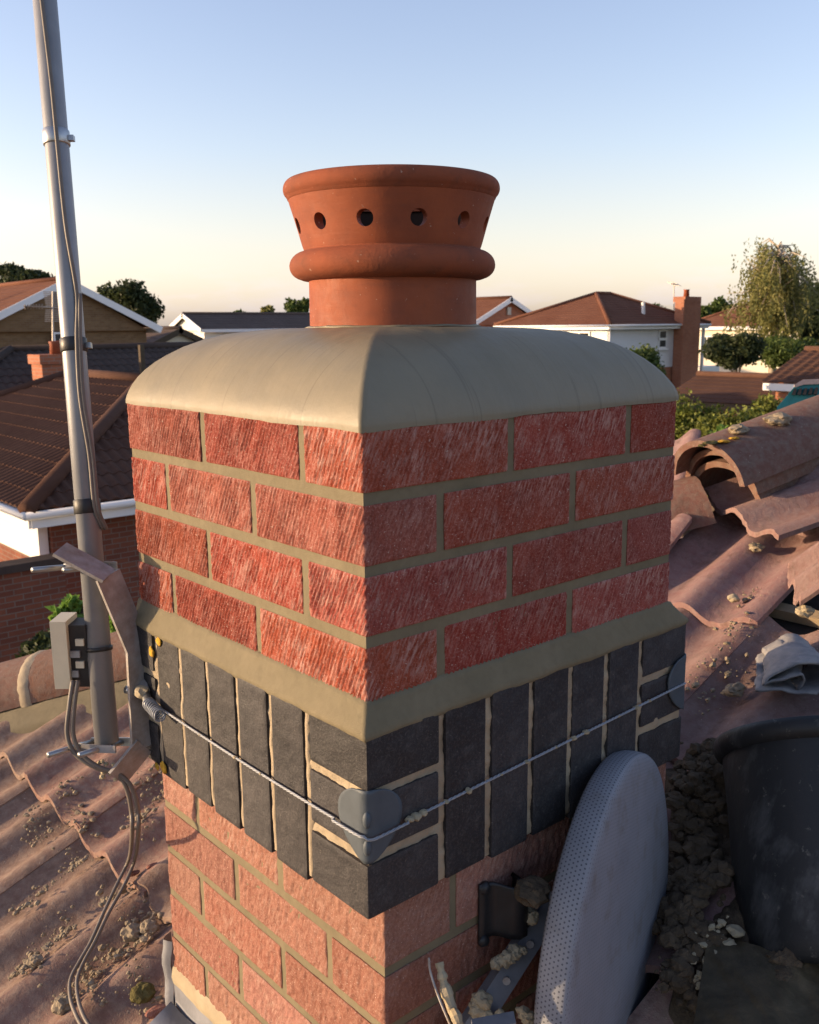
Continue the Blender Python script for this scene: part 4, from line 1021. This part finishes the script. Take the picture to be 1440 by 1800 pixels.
# ------------------------------------------------------------------ houses around
def plane_tiles(eL, eR, rL, rR, gauge, roll=0., lift=.012):
    """sloping tiled face between an eave edge and a ridge edge, courses stepped; roll>0 adds rolls of that width"""
    eL, eR, rL, rR = [np.array(p, float) for p in (eL, eR, rL, rR)]
    ud = (eR-eL)/np.linalg.norm(eR-eL); up_ = (rL-eL)-ud*np.dot(rL-eL, ud); H = np.linalg.norm(up_); vd = up_/H; nn = np.cross(ud, vd); nn = nn if nn[2] > 0 else -nn
    aL, bL, aR, bR = 0, np.dot(rL-eL, ud), np.dot(eR-eL, ud), np.dot(rR-eL, ud)
    n = max(1, int(round(H/gauge))); b = MB()
    for i in range(n):
        f0, f1 = i/n, (i+1)/n; l0, r0 = aL+(bL-aL)*f0, aR+(bR-aR)*f0; l1, r1 = aL+(bL-aL)*f1, aR+(bR-aR)*f1
        lo, hi = min(l0, l1), max(r0, r1); du_ = roll/6 if roll else max(.6, (hi-lo)/4)
        us = np.arange(math.floor(lo/du_), math.ceil(hi/du_)+1)*du_; base = len(b.v); off = (i % 2)*0
        for u in us:
            w_ = .04*(.5+.5*math.cos(2*math.pi*u/roll)) if roll else 0
            u0 = min(max(u, l0), r0); u1 = min(max(u, l1), r1)
            b.v.append(tuple(eL+ud*u0+vd*H*f0+nn*(w_*.4))); b.v.append(tuple(eL+ud*u0+vd*H*f0+nn*(lift+w_))); b.v.append(tuple(eL+ud*u1+vd*H*f1+nn*(w_*.9)))
        for k in range(len(us)-1):
            q = base+3*k; b.f.append((q, q+3, q+4, q+1)); b.f.append((q+1, q+4, q+5, q+2))
    return b
def window(parent, axis, c, a, z0, a1, z1, out, mull=(), mat='white'):
    """window on a wall of constant axis coordinate c; out=-1 faces the low side"""
    def bx(lo_a, lo_z, hi_a, hi_z, d0, d1, nm, m_, par):
        d0, d1 = sorted((c+out*d0, c+out*d1))
        lo = (d0, lo_a, lo_z) if axis == 0 else (lo_a, d0, lo_z); hi = (d1, hi_a, hi_z) if axis == 0 else (hi_a, d1, hi_z)
        return MB().box(lo, hi).build(nm, MAT[m_], par)
    wd = bx(a-.08, z0-.1, a1+.08, z0-.03, .0, .12, 'window', mat, parent)          # sill carries the rest
    t = .07; bx(a, z0-.03, a1, z0+t, .01, .06, 'frame', mat, wd); bx(a, z1-t, a1, z1, .01, .06, 'frame', mat, wd)
    bx(a, z0+t, a+t, z1-t, .01, .06, 'frame', mat, wd); bx(a1-t, z0+t, a1, z1-t, .01, .06, 'frame', mat, wd)
    for m in mull: bx(a+(a1-a)*m-t/2, z0+t, a+(a1-a)*m+t/2, z1-t, .01, .055, 'frame', mat, wd)
    bx(a+t, z0+t, a1-t, z1-t, .005, .03, 'pane', 'glass', wd)
    return wd
def house(name, label, x0, y0, x1, y1, ze, t, ridge='y', kind='hip', roofm='r_brown', wall='fb_red', upper=None, zsplit=-2., gauge=.34, roll=0., inset=.45, caps=True, fascia='white', gz=GZ):
    h = empty(name, ((x0+x1)/2, (y0+y1)/2, gz), label, 'house'); W, L = x1-x0, y1-y0
    half = (W if ridge == 'y' else L)/2; zr = ze+half*t; cx, cy = (x0+x1)/2, (y0+y1)/2
    a, b_, c, d = (x0, y0, ze), (x1, y0, ze), (x1, y1, ze), (x0, y1, ze)
    if ridge == 'y':
        e1 = (cx, y0+(half if kind == 'hip' else 0), zr); e2 = (cx, y1-(half if kind == 'hip' else 0), zr)
        faces = [(d, a, e2, e1), (b_, c, e1, e2)]; ends = [(a, b_, e1, e1), (c, d, e2, e2)]
    else:
        e1 = (x0+(half if kind == 'hip' else 0), cy, zr); e2 = (x1-(half if kind == 'hip' else 0), cy, zr)
        faces = [(a, b_, e1, e2), (c, d, e2, e1)]; ends = [(d, a, e1, e1), (b_, c, e2, e2)]
    for q in faces: plane_tiles(*q, gauge, roll).build('roof_slope', MAT[roofm], h)
    if kind == 'hip':
        for q in ends: plane_tiles(*q, gauge, roll).build('roof_slope', MAT[roofm], h)
    if caps:
        prs = [(e1, e2)]
        if kind == 'hip': prs += [(a, e1), (b_, e1 if ridge == 'y' else e2), (c, e2), (d, e2 if ridge == 'y' else e1)]
        for p, q in prs:
            if np.linalg.norm(np.array(p)-np.array(q)) > .1: MB().tube([np.array(p)+(0, 0, .03), np.array(q)+(0, 0, .03)], .12, 10, True, .8).build('ridge_cap', MAT[roofm], h, True)
    i = inset; zt = ze-.12
    # walls as separate faces with thickness
    def wallbox(lo, hi, m_): return MB().box(lo, hi).build('wall', MAT[m_], h)
    lowt = zsplit if upper else zt
    wallbox((x0+i, y0+i, gz), (x1-i, y1-i, lowt), wall)
    if upper: wallbox((x0+i-.03, y0+i-.03, lowt+.002), (x1-i+.03, y1-i+.03, zt), upper)
    if kind == 'gable':
        up_m = upper or wall
        if ridge == 'y': A = [(x0+i, y0+.25, zt), (x1-i, y0+.25, zt), (cx, y0+.25, zr-.12)]; B = [(p[0], y1-.25, p[2]) for p in A]
        else: A = [(x0+.25, y1-i, zt), (x0+.25, y0+i, zt), (x0+.25, cy, zr-.12)]; B = [(x1-.25, p[1], p[2]) for p in A]
        MB().add(A+B, [(0, 1, 2), (5, 4, 3), (0, 3, 4, 1), (1, 4, 5, 2), (2, 5, 3, 0)]).build('gable_wall', MAT[up_m], h)
        for (p, q) in (((a, e1), (b_, e1)) if ridge == 'y' else ((a, e1), (d, e1))):
            p, q = np.array(p), np.array(q); o_ = np.array([0, -.03, 0]) if ridge == 'y' else np.array([-.03, 0, 0]); tt = q-p; L_ = np.linalg.norm(tt); tt /= L_; nz = np.array([0, 0, 1.])-tt*tt[2]; nz /= np.linalg.norm(nz)
            MB().obox((p+q)/2+o_-nz*.10, tt*(L_/2+.05), nz*.13, o_*.9).build('bargeboard', MAT[fascia], h)
        if ridge == 'y':
            MB().box((x0+.02, y0+.05, ze-.22), (x0+.05, y1-.05, ze-.02)).build('fascia', MAT[fascia], h); MB().box((x1-.05, y0+.05, ze-.22), (x1-.02, y1-.05, ze-.02)).build('fascia', MAT[fascia], h)
        else:
            MB().box((x0+.05, y0+.02, ze-.22), (x1-.05, y0+.05, ze-.02)).build('fascia', MAT[fascia], h)
    else:
        MB().box((x0+.06, y0+.03, ze-.24), (x1-.06, y0+.06, ze-.02)).build('fascia', MAT[fascia], h)
        MB().box((x0+.03, y0+.062, ze-.24), (x0+.06, y1-.06, ze-.02)).build('fascia', MAT[fascia], h)
        MB().box((x0+.065, y0+.065, ze-.2), (x1-.07, y1-.07, ze-.17)).build('soffit', MAT[fascia], h)
        MB().tube([(x0-.03, y0-.02, ze-.06), (x1, y0-.02, ze-.06)], .055, 10).build('gutter', MAT[fascia], h, True)
        MB().tube([(x0-.02, y0-.03, ze-.06), (x0-.02, y1, ze-.06)], .055, 10).build('gutter', MAT[fascia], h, True)
    return h, (e1, e2)
def stack_on(h, c, w_, d_, z0, z1, m_='fb_red', pots=1):
    s = MB().box((c[0]-w_/2, c[1]-d_/2, z0), (c[0]+w_/2, c[1]+d_/2, z1-.2)).build('chimney', MAT[m_], h)
    MB().box((c[0]-w_/2-.05, c[1]-d_/2-.05, z1-.2), (c[0]+w_/2+.05, c[1]+d_/2+.05, z1)).build('corbel', MAT[m_], s)
    for k in range(pots):
        x = c[0]+(k-(pots-1)/2)*.3; MB().lathe([(.09, z1-.01), (.12, z1), (.105, z1+.2), (.13, z1+.26), (.1, z1+.28), (.07, z1+.1)], (x, c[1], 0), 16).build('pot', MAT['terracotta'], s, True)
    return s
# near-left bungalow with hipped roof
hA, _ = house('bungalow', 'nearest brown hip-roofed bungalow with white fascia, left behind the mast', 3.25, 11.1, 9.9, 21.0, -2.15, .42, 'y', 'hip', 'r_brown', 'fb_red', gauge=.33, roll=.17)
window(hA, 1, 11.55, 5.9, -3.6, 7.4, -2.6, -1, (.5,))
MB().box((3.55, 11.63, -2.95), (3.68, 16.5, -2.35)).build('white_cladding', MAT['white_wall'], hA)
MB().box((1.2, 10.9, GZ), (3.6, 11.1, -2.85)).build('garden_wall', MAT['fb_red'], hA); MB().box((1.15, 10.85, -2.85), (3.62, 11.15, -2.75)).build('coping', MAT['r_dark'], hA)
# dark roof behind it
hB, _ = house('bungalow', 'dark pantiled bungalow with small brick chimney behind the mast', 3.3, 18.4, 20, 25.6, -1.85, .42, 'x', 'hip', 'r_dark', 'fb_red', gauge=.34, roll=.2)
cB = at(103, 690, 20.6); stack_on(hB, (cB[0], cB[1]), .85, .6, -1.9, at(103, 622, 20.6)[2], 'fb_orange', 1)
MB().box((at(250, 640, 21)[0]-.05, at(250, 640, 21)[1]-.05, -1.2), (at(250, 640, 21)[0]+.05, at(250, 640, 21)[1]+.05, at(250, 606, 21)[2])).build('soil_pipe', MAT['timber'], hB)
# gable house
ap = at(118, 492, 36); hC, _ = house('gable_house', 'brown brick house with white bargeboard gable at far left', ap[0]-3.75, ap[1], ap[0]+3.75, ap[1]+10, .2, .49, 'y', 'gable', 'r_red', 'fb_brown', gauge=.34)
window(hC, 1, ap[1]+.25, ap[0]-.62, -.95, ap[0]+.1, .05, -1)
fl = ap+np.array([-2.0, 3.2, -.62]); MB().tube([fl, fl+np.array([0, 0, .45])], .09, 10).build('flue', MAT['white'], hC)
# TV aerial on the dark roof, a little Yagi seen from the side
ae = empty('television_aerial', at(90, 640, 20.5), 'slatted television aerial against the brown gable wall', 'aerial')
D2 = 20.5
MB().tube([at(93, 640, D2), at(93, 512, D2)], .022, 8).build('pole', MAT['grey_metal'], ae)
MB().tube([at(42, 538, D2), at(108, 541, D2)], .016, 8).build('boom', MAT['grey_metal'], ae)
for k in range(9): MB().tube([at(76+k*.6, 513+k*3.0, D2+.02), at(110, 513+k*3.0, D2+.02)], .012, 6).build('reflector_rod', MAT['grey_metal'], ae)
for k in range(7): MB().tube([at(80-k*.2, 545+k*3.3, D2+.02), at(108, 545+k*3.3, D2+.02)], .011, 6).build('reflector_rod', MAT['grey_metal'], ae)
for k in range(7): MB().tube([at(44+k*5, 535, D2-.1), at(44+k*5, 543, D2+.1)], .01, 6).build('director_rod', MAT['grey_metal'], ae)
# white gable with dark roof in the middle distance
q = at(352, 580, 60); hE, _ = house('white_house', 'white gabled house with long dark grey roof behind the flaunching', q[0]-.1, q[1]-.3, q[0]+13, q[1]+4.3, at(352, 578, 60)[2], .42, 'x', 'gable', 'r_grey', 'white_wall', gauge=.4)
window(hE, 0, q[0]+.15, q[1]+1.8, at(352, 600, 60)[2]-.2, q[1]+2.5, at(352, 583, 60)[2], -1)
q = at(290, 603, 45); hD, _ = house('garage', 'small brown gabled garage roof between the gable house and white house', q[0]-.9, q[1], q[0]+2.6, q[1]+5, at(300, 607, 45)[2], .45, 'y', 'gable', 'r_grey', 'cream_wall', gauge=.4, fascia='timber')
# gable house behind the pot
q = at(903, 523, 56); hG, _ = house('gable_house', 'pinkish brick gable end with white bargeboards just right of the pot', q[0]-3.4, q[1], q[0]+3.0, q[1]+9, q[2]-1.45, .45, 'y', 'gable', 'r_red', 'fb_orange', gauge=.4)
MB().box((q[0]-.35, q[1]+.13, q[2]-1.0), (q[0]-.05, q[1]+.24, q[2]-.55)).build('gable_vent', MAT['grey_metal'], hG)
# large white-clad house on the right
q = at(1072, 570, 44); zE = q[2]; X0, Y0 = q[0], q[1]
hH, (r1, r2) = house('white_clad_house', 'hip-roofed house, white cladding over red brick, outside chimney breast', X0, Y0, X0+8.5, Y0+7.4, zE, .42, 'x', 'hip', 'r_red', 'fb_orange', 'white_clad', zE-2.15, gauge=.3)
# chimney breast outside the shaded wall
def wx(px, yplane, py=600):
    d = ray(px, py); return CAM+d*((yplane-CAM[1])/d[1])
c1 = wx(1187, Y0+.3)[0]; c2 = wx(1217, Y0+.3)[0]
MB().box((c1, Y0-.12, GZ), (c2, Y0+.4, zE+1.2)).build('chimney_breast', MAT['fb_orange'], hH)
zt = wx(1197, Y0, 521)[2]
s = MB().box((c1+.1, Y0-.1, zE+1.2), (c2-.1, Y0+.5, zt-.25)).build('chimney', MAT['fb_orange'], hH); MB().box((c1+.05, Y0-.15, zt-.25), (c2-.05, Y0+.55, zt)).build('corbel', MAT['fb_orange'], s)
MB().lathe([(.1, zt-.01), (.15, zt), (.13, zt+.3), (.17, zt+.36), (.1, zt+.36)], ((c1+c2)/2-.1, Y0+.2, 0), 14).build('pot', MAT['terracotta'], s, True)
yw = Y0+.45-.03
a1, a2 = wx(1157, yw)[0], wx(1171, yw)[0]; window(hH, 1, yw, a1, wx(1160, yw, 612)[2], a2, wx(1160, yw, 580)[2], -1); 
MB().box((a1, yw-.07, (wx(1160, yw, 612)[2]+wx(1160, yw, 580)[2])/2-.06), (a2, yw-.005, (wx(1160, yw, 612)[2]+wx(1160, yw, 580)[2])/2+.06)).build('transom', MAT['white'], hH)
MB().tube([wx(1131, Y0+1.2, 562), wx(1131, Y0+1.2, 531)], .09, 10).build('flue', MAT['white'], hH)
MB().tube([(X0+.5, Y0+.36, zE-.1), (X0+.5, Y0+.36, GZ)], .06, 8).build('downpipe', MAT['white'], hH); c3 = wx(1234, yw)[0]; MB().tube([(c3, Y0+.36, zE-.1), (c3, Y0+.36, GZ)], .09, 8).build('downpipe', MAT['white'], hH)
xw = X0+.45-.03
def wy(px, py, xp=None):
    xp = xw if xp is None else xp; d = ray(px, py); return CAM+d*((xp-CAM[0])/d[0])
window(hH, 0, xw, wy(1038, 590)[1], wy(1010, 606)[2], wy(1000, 590)[1], wy(1010, 583)[2], -1, (.5,))
ae = empty('television_aerial', wx(1185, Y0+1, 545), 'thin television aerial above the orange chimney at right', 'aerial')
MB().tube([wx(1185, Y0+.9, 545), wx(1185, Y0+.9, 497)], .03, 6).build('pole', MAT['grey_metal'], ae); MB().tube([wx(1179, Y0+.9, 499), wx(1192, Y0+.9, 500)], .025, 6).build('boom', MAT['grey_metal'], ae)
for k in range(4): p = wx(1180+k*3.5, Y0+.9, 499); MB().tube([p-np.array([.0, .25, .12]), p+np.array([0, .25, .12])], .015, 5).build('rod', MAT['grey_metal'], ae)
# red roof and lit cream wall beyond
q = at(1238, 574, 72); hI, _ = house('cream_house', 'cream sunlit house with red hipped roof behind the birch', q[0]-1, q[1]-9, q[0]+9, q[1]+1.5, q[2], .46, 'y', 'hip', 'r_red', 'cream_wall', gauge=.5)
for k in range(4): window(hI, 0, q[0]-.55, q[1]-1.2-k*2.1, q[2]-1.9, q[1]-.1-k*2.1, q[2]-.7, -1, (.5,))
# low garage roofs in front
q = at(1160, 702, 30); ylen = 5.6
hJ, _ = house('garage', 'long low brown garage roof above the hedge at right', q[0], q[1]-ylen, q[0]+4.2, q[1], q[2], .33, 'y', 'gable', 'r_brown', 'fb_orange', gauge=.3, inset=.25, fascia='timber')
q = at(1338, 672, 27); hK, _ = house('outbuilding', 'brown pantiled outbuilding with white fascia at the right edge', q[0], q[1]-9, q[0]+5, q[1], q[2], .34, 'y', 'gable', 'r_brown', 'fb_orange', gauge=.3, roll=.3, inset=.3)
# white door and porch corner beside the big house
q = wx(1242, Y0+3, 640); dr = empty('porch', (q[0], q[1], GZ), 'small white porch door right of the white-clad house', 'porch')
MB().box((q[0]-.5, q[1], GZ), (q[0]+1.4, q[1]+1, GZ+2.3)).build('wall', MAT['white_wall'], dr); MB().box((q[0]+.0, q[1]-.03, GZ+.9), (q[0]+.3, q[1]-.004, GZ+1.9)).build('pane', MAT['glass'], dr)
# conservatory corner at far left
p = at(-40, 1150, 8.2); cv = empty('conservatory', (p[0], p[1], GZ), 'corner of a white conservatory roof at the left edge', 'conservatory')
A = [at(-90, 1130, 9.0), at(38, 1183, 8.0), at(-60, 1215, 7.4), at(-200, 1160, 8.6)]
MB().add(A+[a_-np.array([0, 0, .06]) for a_ in A], [(0, 1, 2, 3), (7, 6, 5, 4), (0, 4, 5, 1), (1, 5, 6, 2), (2, 6, 7, 3), (3, 7, 4, 0)]).build('roof_panel', MAT['white_clad'], cv)
for f in (0, .33, .66, 1): MB().tube([A[0]+(A[1]-A[0])*f, A[3]+(A[2]-A[3])*f], .04, 8).build('glazing_bar', MAT['white'], cv)
cz = (A[1]+A[2])/2; MB().box((cz[0]-1.6, cz[1]-.1, GZ), (cz[0]-.1, cz[1]+.5, cz[2]-.35)).build('wall', MAT['white_clad'], cv)

# ------------------------------------------------------------------ trees and hedges
def leaves(c, spread, n, size, lobes, seed, droop=0., fill=.5, squash=1.):
    rg = np.random.default_rng(seed); c = np.array(c); spread = np.array(spread)
    L = []
    for k in range(lobes):
        d = rg.normal(size=3); d /= np.linalg.norm(d); d[2] = d[2]*.8+.1; L.append((c+d*spread*rg.uniform(.25, .72), spread*rg.uniform(.28, .5)))
    L.append((c, spread*.62))
    idx = rg.integers(len(L), size=n); d = rg.normal(size=(n, 3)); d /= np.linalg.norm(d, axis=1)[:, None]; r = rg.random(n)**fill
    P = np.array([L[i][0] for i in idx])+d*np.array([L[i][1] for i in idx])*(r*rg.uniform(.85, 1.15, n))[:, None]
    if droop: P[:, 2] -= droop*rg.random(n)**2
    s = size*rg.uniform(.6, 1.4, n); a = rg.normal(size=(n, 3)); a /= np.linalg.norm(a, axis=1)[:, None]
    if droop: a = a*.5+np.array([0, 0, -1.2]); a /= np.linalg.norm(a, axis=1)[:, None]
    b_ = np.cross(a, rg.normal(size=(n, 3))); b_ /= np.linalg.norm(b_, axis=1)[:, None]
    V = np.empty((n, 4, 3)); w_ = .55 if not droop else .4
    V[:, 0] = P-a*s[:, None]; V[:, 1] = P+b_*(s*w_)[:, None]; V[:, 2] = P+a*s[:, None]; V[:, 3] = P-b_*(s*w_)[:, None]
    return V.reshape(-1, 3)
def fast_quads(name, V, mat, parent):
    n = len(V)//4; loc = V.mean(0); me = bpy.data.meshes.new(name); me.vertices.add(len(V)); me.vertices.foreach_set('co', (V-loc).ravel())
    me.loops.add(n*4); me.loops.foreach_set('vertex_index', np.arange(n*4, dtype=np.int32)); me.polygons.add(n); me.polygons.foreach_set('loop_start', np.arange(0, n*4, 4, dtype=np.int32)); me.update(calc_edges=True)
    return link_mesh(name, me, mat, parent, loc)
def tree(label, c, spread, mat, n=2500, size=.2, lobes=8, seed=1, bark='bark', droop=0., trunk=True, name='tree', cat='tree', group=None, fill=.5):
    t = empty(name, (c[0], c[1], GZ), label, cat, group); c = np.array(c); rg = np.random.default_rng(seed+500)
    fast_quads('crown', leaves(c, spread, n, size, lobes, seed, droop, fill), MAT[mat], t)
    if trunk:
        b = MB(); r0 = max(.08, spread[2]*.045); top = c+np.array([0, 0, spread[2]*.4])
        b.tube([(c[0], c[1], GZ), (c[0]+.05, c[1], (GZ+c[2])/2), tuple(c), tuple(top)], [r0, r0*.8, r0*.55, r0*.2], 8)
        for k in range(7):
            d = rg.normal(size=3); d[2] = abs(d[2])+.3; d /= np.linalg.norm(d); f = rg.uniform(.35, .9); s0 = np.array([c[0], c[1], GZ])*(1-f)+c*f
            e_ = c+d*np.array(spread)*.6; b.tube([s0, (s0+e_)/2+np.array([0, 0, .1]), e_], [r0*.4, r0*.28, r0*.1], 6)
        b.build('trunk', MAT[bark], t, True)
    return t
def px_tree(label, px, py_top, py_bot, wpx, d, mat, **k):
    c = at(px, (py_top+py_bot)/2, d); hz = (py_bot-py_top)/2*d/FPX; wz_ = wpx/2*d/FPX
    return tree(label, c, (wz_, wz_, hz), mat, **k)
px_tree('dark rounded tree behind the brown gable roof', 222, 487, 600, 140, 52, 'l_dark', n=16000, size=.13, lobes=22, seed=3, group='trees on the skyline')
px_tree('dark tree top over the left end of the gable roof', 40, 463, 530, 130, 58, 'l_dark', n=12000, size=.14, lobes=18, seed=4, group='trees on the skyline')
px_tree('small upright tree on the skyline just left of the pot', 522, 514, 575, 46, 80, 'l_mid', n=4500, size=.16, lobes=12, seed=5, group='trees on the skyline')
px_tree('pale low tree on the skyline above the dark roof', 470, 537, 565, 34, 85, 'l_birch', n=900, size=.25, lobes=6, seed=6, group='trees on the skyline')
px_tree('distant tree peeping over the long dark roof', 425, 543, 575, 40, 120, 'l_mid', n=900, size=.3, lobes=6, seed=7, group='trees on the skyline')
px_tree('round bush tree below the white-clad wall', 1126, 598, 720, 108, 26, 'l_mid', n=18000, size=.055, lobes=26, seed=8)
px_tree('dark round ornamental tree in front of the cream house', 1296, 580, 652, 118, 36, 'l_dark', n=18000, size=.07, lobes=26, seed=9)
for i, (px, yt, wpx, d, m_, lb) in enumerate(((1098, 528, 60, 130, 'l_mid', 'far tree on the skyline left of the orange chimney'), (1150, 525, 70, 130, 'l_mid', 'far tree on the skyline directly behind the orange chimney'), (1228, 532, 50, 100, 'l_mid', 'far tree between the chimney and the red roof'), (1268, 515, 60, 120, 'l_mid', 'far pale tree left of the birch'))):
    px_tree(lb, px, yt, 580, wpx, d, m_, n=4000, size=.22, lobes=12, seed=20+i, group='trees on the skyline')
px_tree('dark bushy tree at the right edge behind the birch', 1425, 480, 640, 80, 50, 'l_dark', n=14000, size=.11, lobes=18, seed=30)
px_tree('low green shrubs under the birch at right', 1385, 585, 660, 130, 42, 'l_mid', n=14000, size=.08, lobes=22, seed=31, trunk=False, name='shrub', cat='shrub')
# weeping birch: leaves hang in strings
def birch():
    c = at(1362, 530, 44); t = empty('birch_tree', (c[0], c[1], GZ), 'tall pale birch with drooping sunlit foliage at right', 'tree'); rg = np.random.default_rng(77)
    b = MB(); top = at(1368, 430, 44); base = np.array([c[0], c[1], GZ]); mid = at(1366, 560, 44)
    b.tube([base, mid, at(1368, 490, 44), top], [.2, .16, .1, .03], 9); V = []
    for k in range(120):
        f = rg.uniform(.1, 1); s0 = mid+(top-mid)*f; px = 1366+rg.normal(0, 46)*(1.15-.5*f); py = 428+rg.random()**1.1*150
        wmax = 24+64*min(1, (py-418)/80); px = min(max(px, 1366-wmax), 1366+wmax)
        e_ = at(px, py, 44+rg.normal(0, 1.5)); b.tube([s0, (s0+e_)/2+np.array([0, 0, .35]), e_], [.045, .03, .01], 5)
        for m in range(9):
            g = rg.uniform(.35, 1.0); st_ = s0+(e_-s0)*g+rg.normal(0, .22, 3); L = rg.uniform(.5, 1.9); nl = int(L*18)
            for i in range(nl):
                V.append(st_+np.array([rg.normal(0, .05), rg.normal(0, .05), -L*i/nl])+rg.normal(0, .045, 3))
    V = np.array(V); n = len(V); s = .075*rg.uniform(.6, 1.4, n); a = rg.normal(size=(n, 3))*.6+np.array([0, 0, -1]); a /= np.linalg.norm(a, axis=1)[:, None]; q = np.cross(a, rg.normal(size=(n, 3))); q /= np.linalg.norm(q, axis=1)[:, None]
    W = np.empty((n, 4, 3)); W[:, 0] = V-a*s[:, None]; W[:, 1] = V+q*(s*.5)[:, None]; W[:, 2] = V+a*s[:, None]; W[:, 3] = V-q*(s*.5)[:, None]
    fast_quads('crown', W.reshape(-1, 3), MAT['l_birch'], t); b.build('trunk', MAT['bark_birch'], t, True)
birch()
# conifer hedge below the ridge tiles
for i, (px, yt, wpx, d, lb) in enumerate(((1215, 690, 95, 13.5, 'shaded conifer hedge bush next to the chimney'), (1285, 700, 95, 12.8, 'middle conifer of the hedge right of the chimney'), (1345, 682, 110, 13.2, 'tall sunlit conifer of the hedge above the ridge tiles'), (1425, 690, 100, 13.6, 'conifer of the hedge behind the teal machine'))):
    c = at(px, yt+110, d); hz = 110*d/FPX; tree(lb, c, (wpx/2*d/FPX*1.15, .7, hz*1.02), 'l_conifer', n=30000, size=.03, lobes=34, seed=50+i, name='conifer', cat='hedge', group='conifers of the hedge', fill=.35)
px_tree('bright green sapling tip beside the stacked ridge tiles', 1262, 742, 800, 46, 7.0, 'l_fresh', n=500, size=.022, lobes=7, seed=61, trunk=True, name='shrub', cat='shrub')
px_tree('second smaller green sapling close to the chimney edge', 1202, 765, 815, 36, 7.2, 'l_fresh', n=320, size=.022, lobes=5, seed=62, trunk=True, name='shrub', cat='shrub')
px_tree('bright green shrub below the bungalow wall behind the mast', 130, 1045, 1115, 80, 8.5, 'l_fresh', n=700, size=.055, lobes=9, seed=63, name='shrub', cat='shrub')
px_tree('dark hedge plant in the shade behind the hip at left', 105, 1105, 1190, 150, 9.6, 'l_dark', n=6000, size=.045, lobes=14, seed=64, name='shrub', cat='shrub', trunk=False)
px_tree('leafy shrub between mast and bracket', 215, 1060, 1140, 60, 8.2, 'l_fresh', n=500, size=.05, lobes=8, seed=65, name='shrub', cat='shrub')
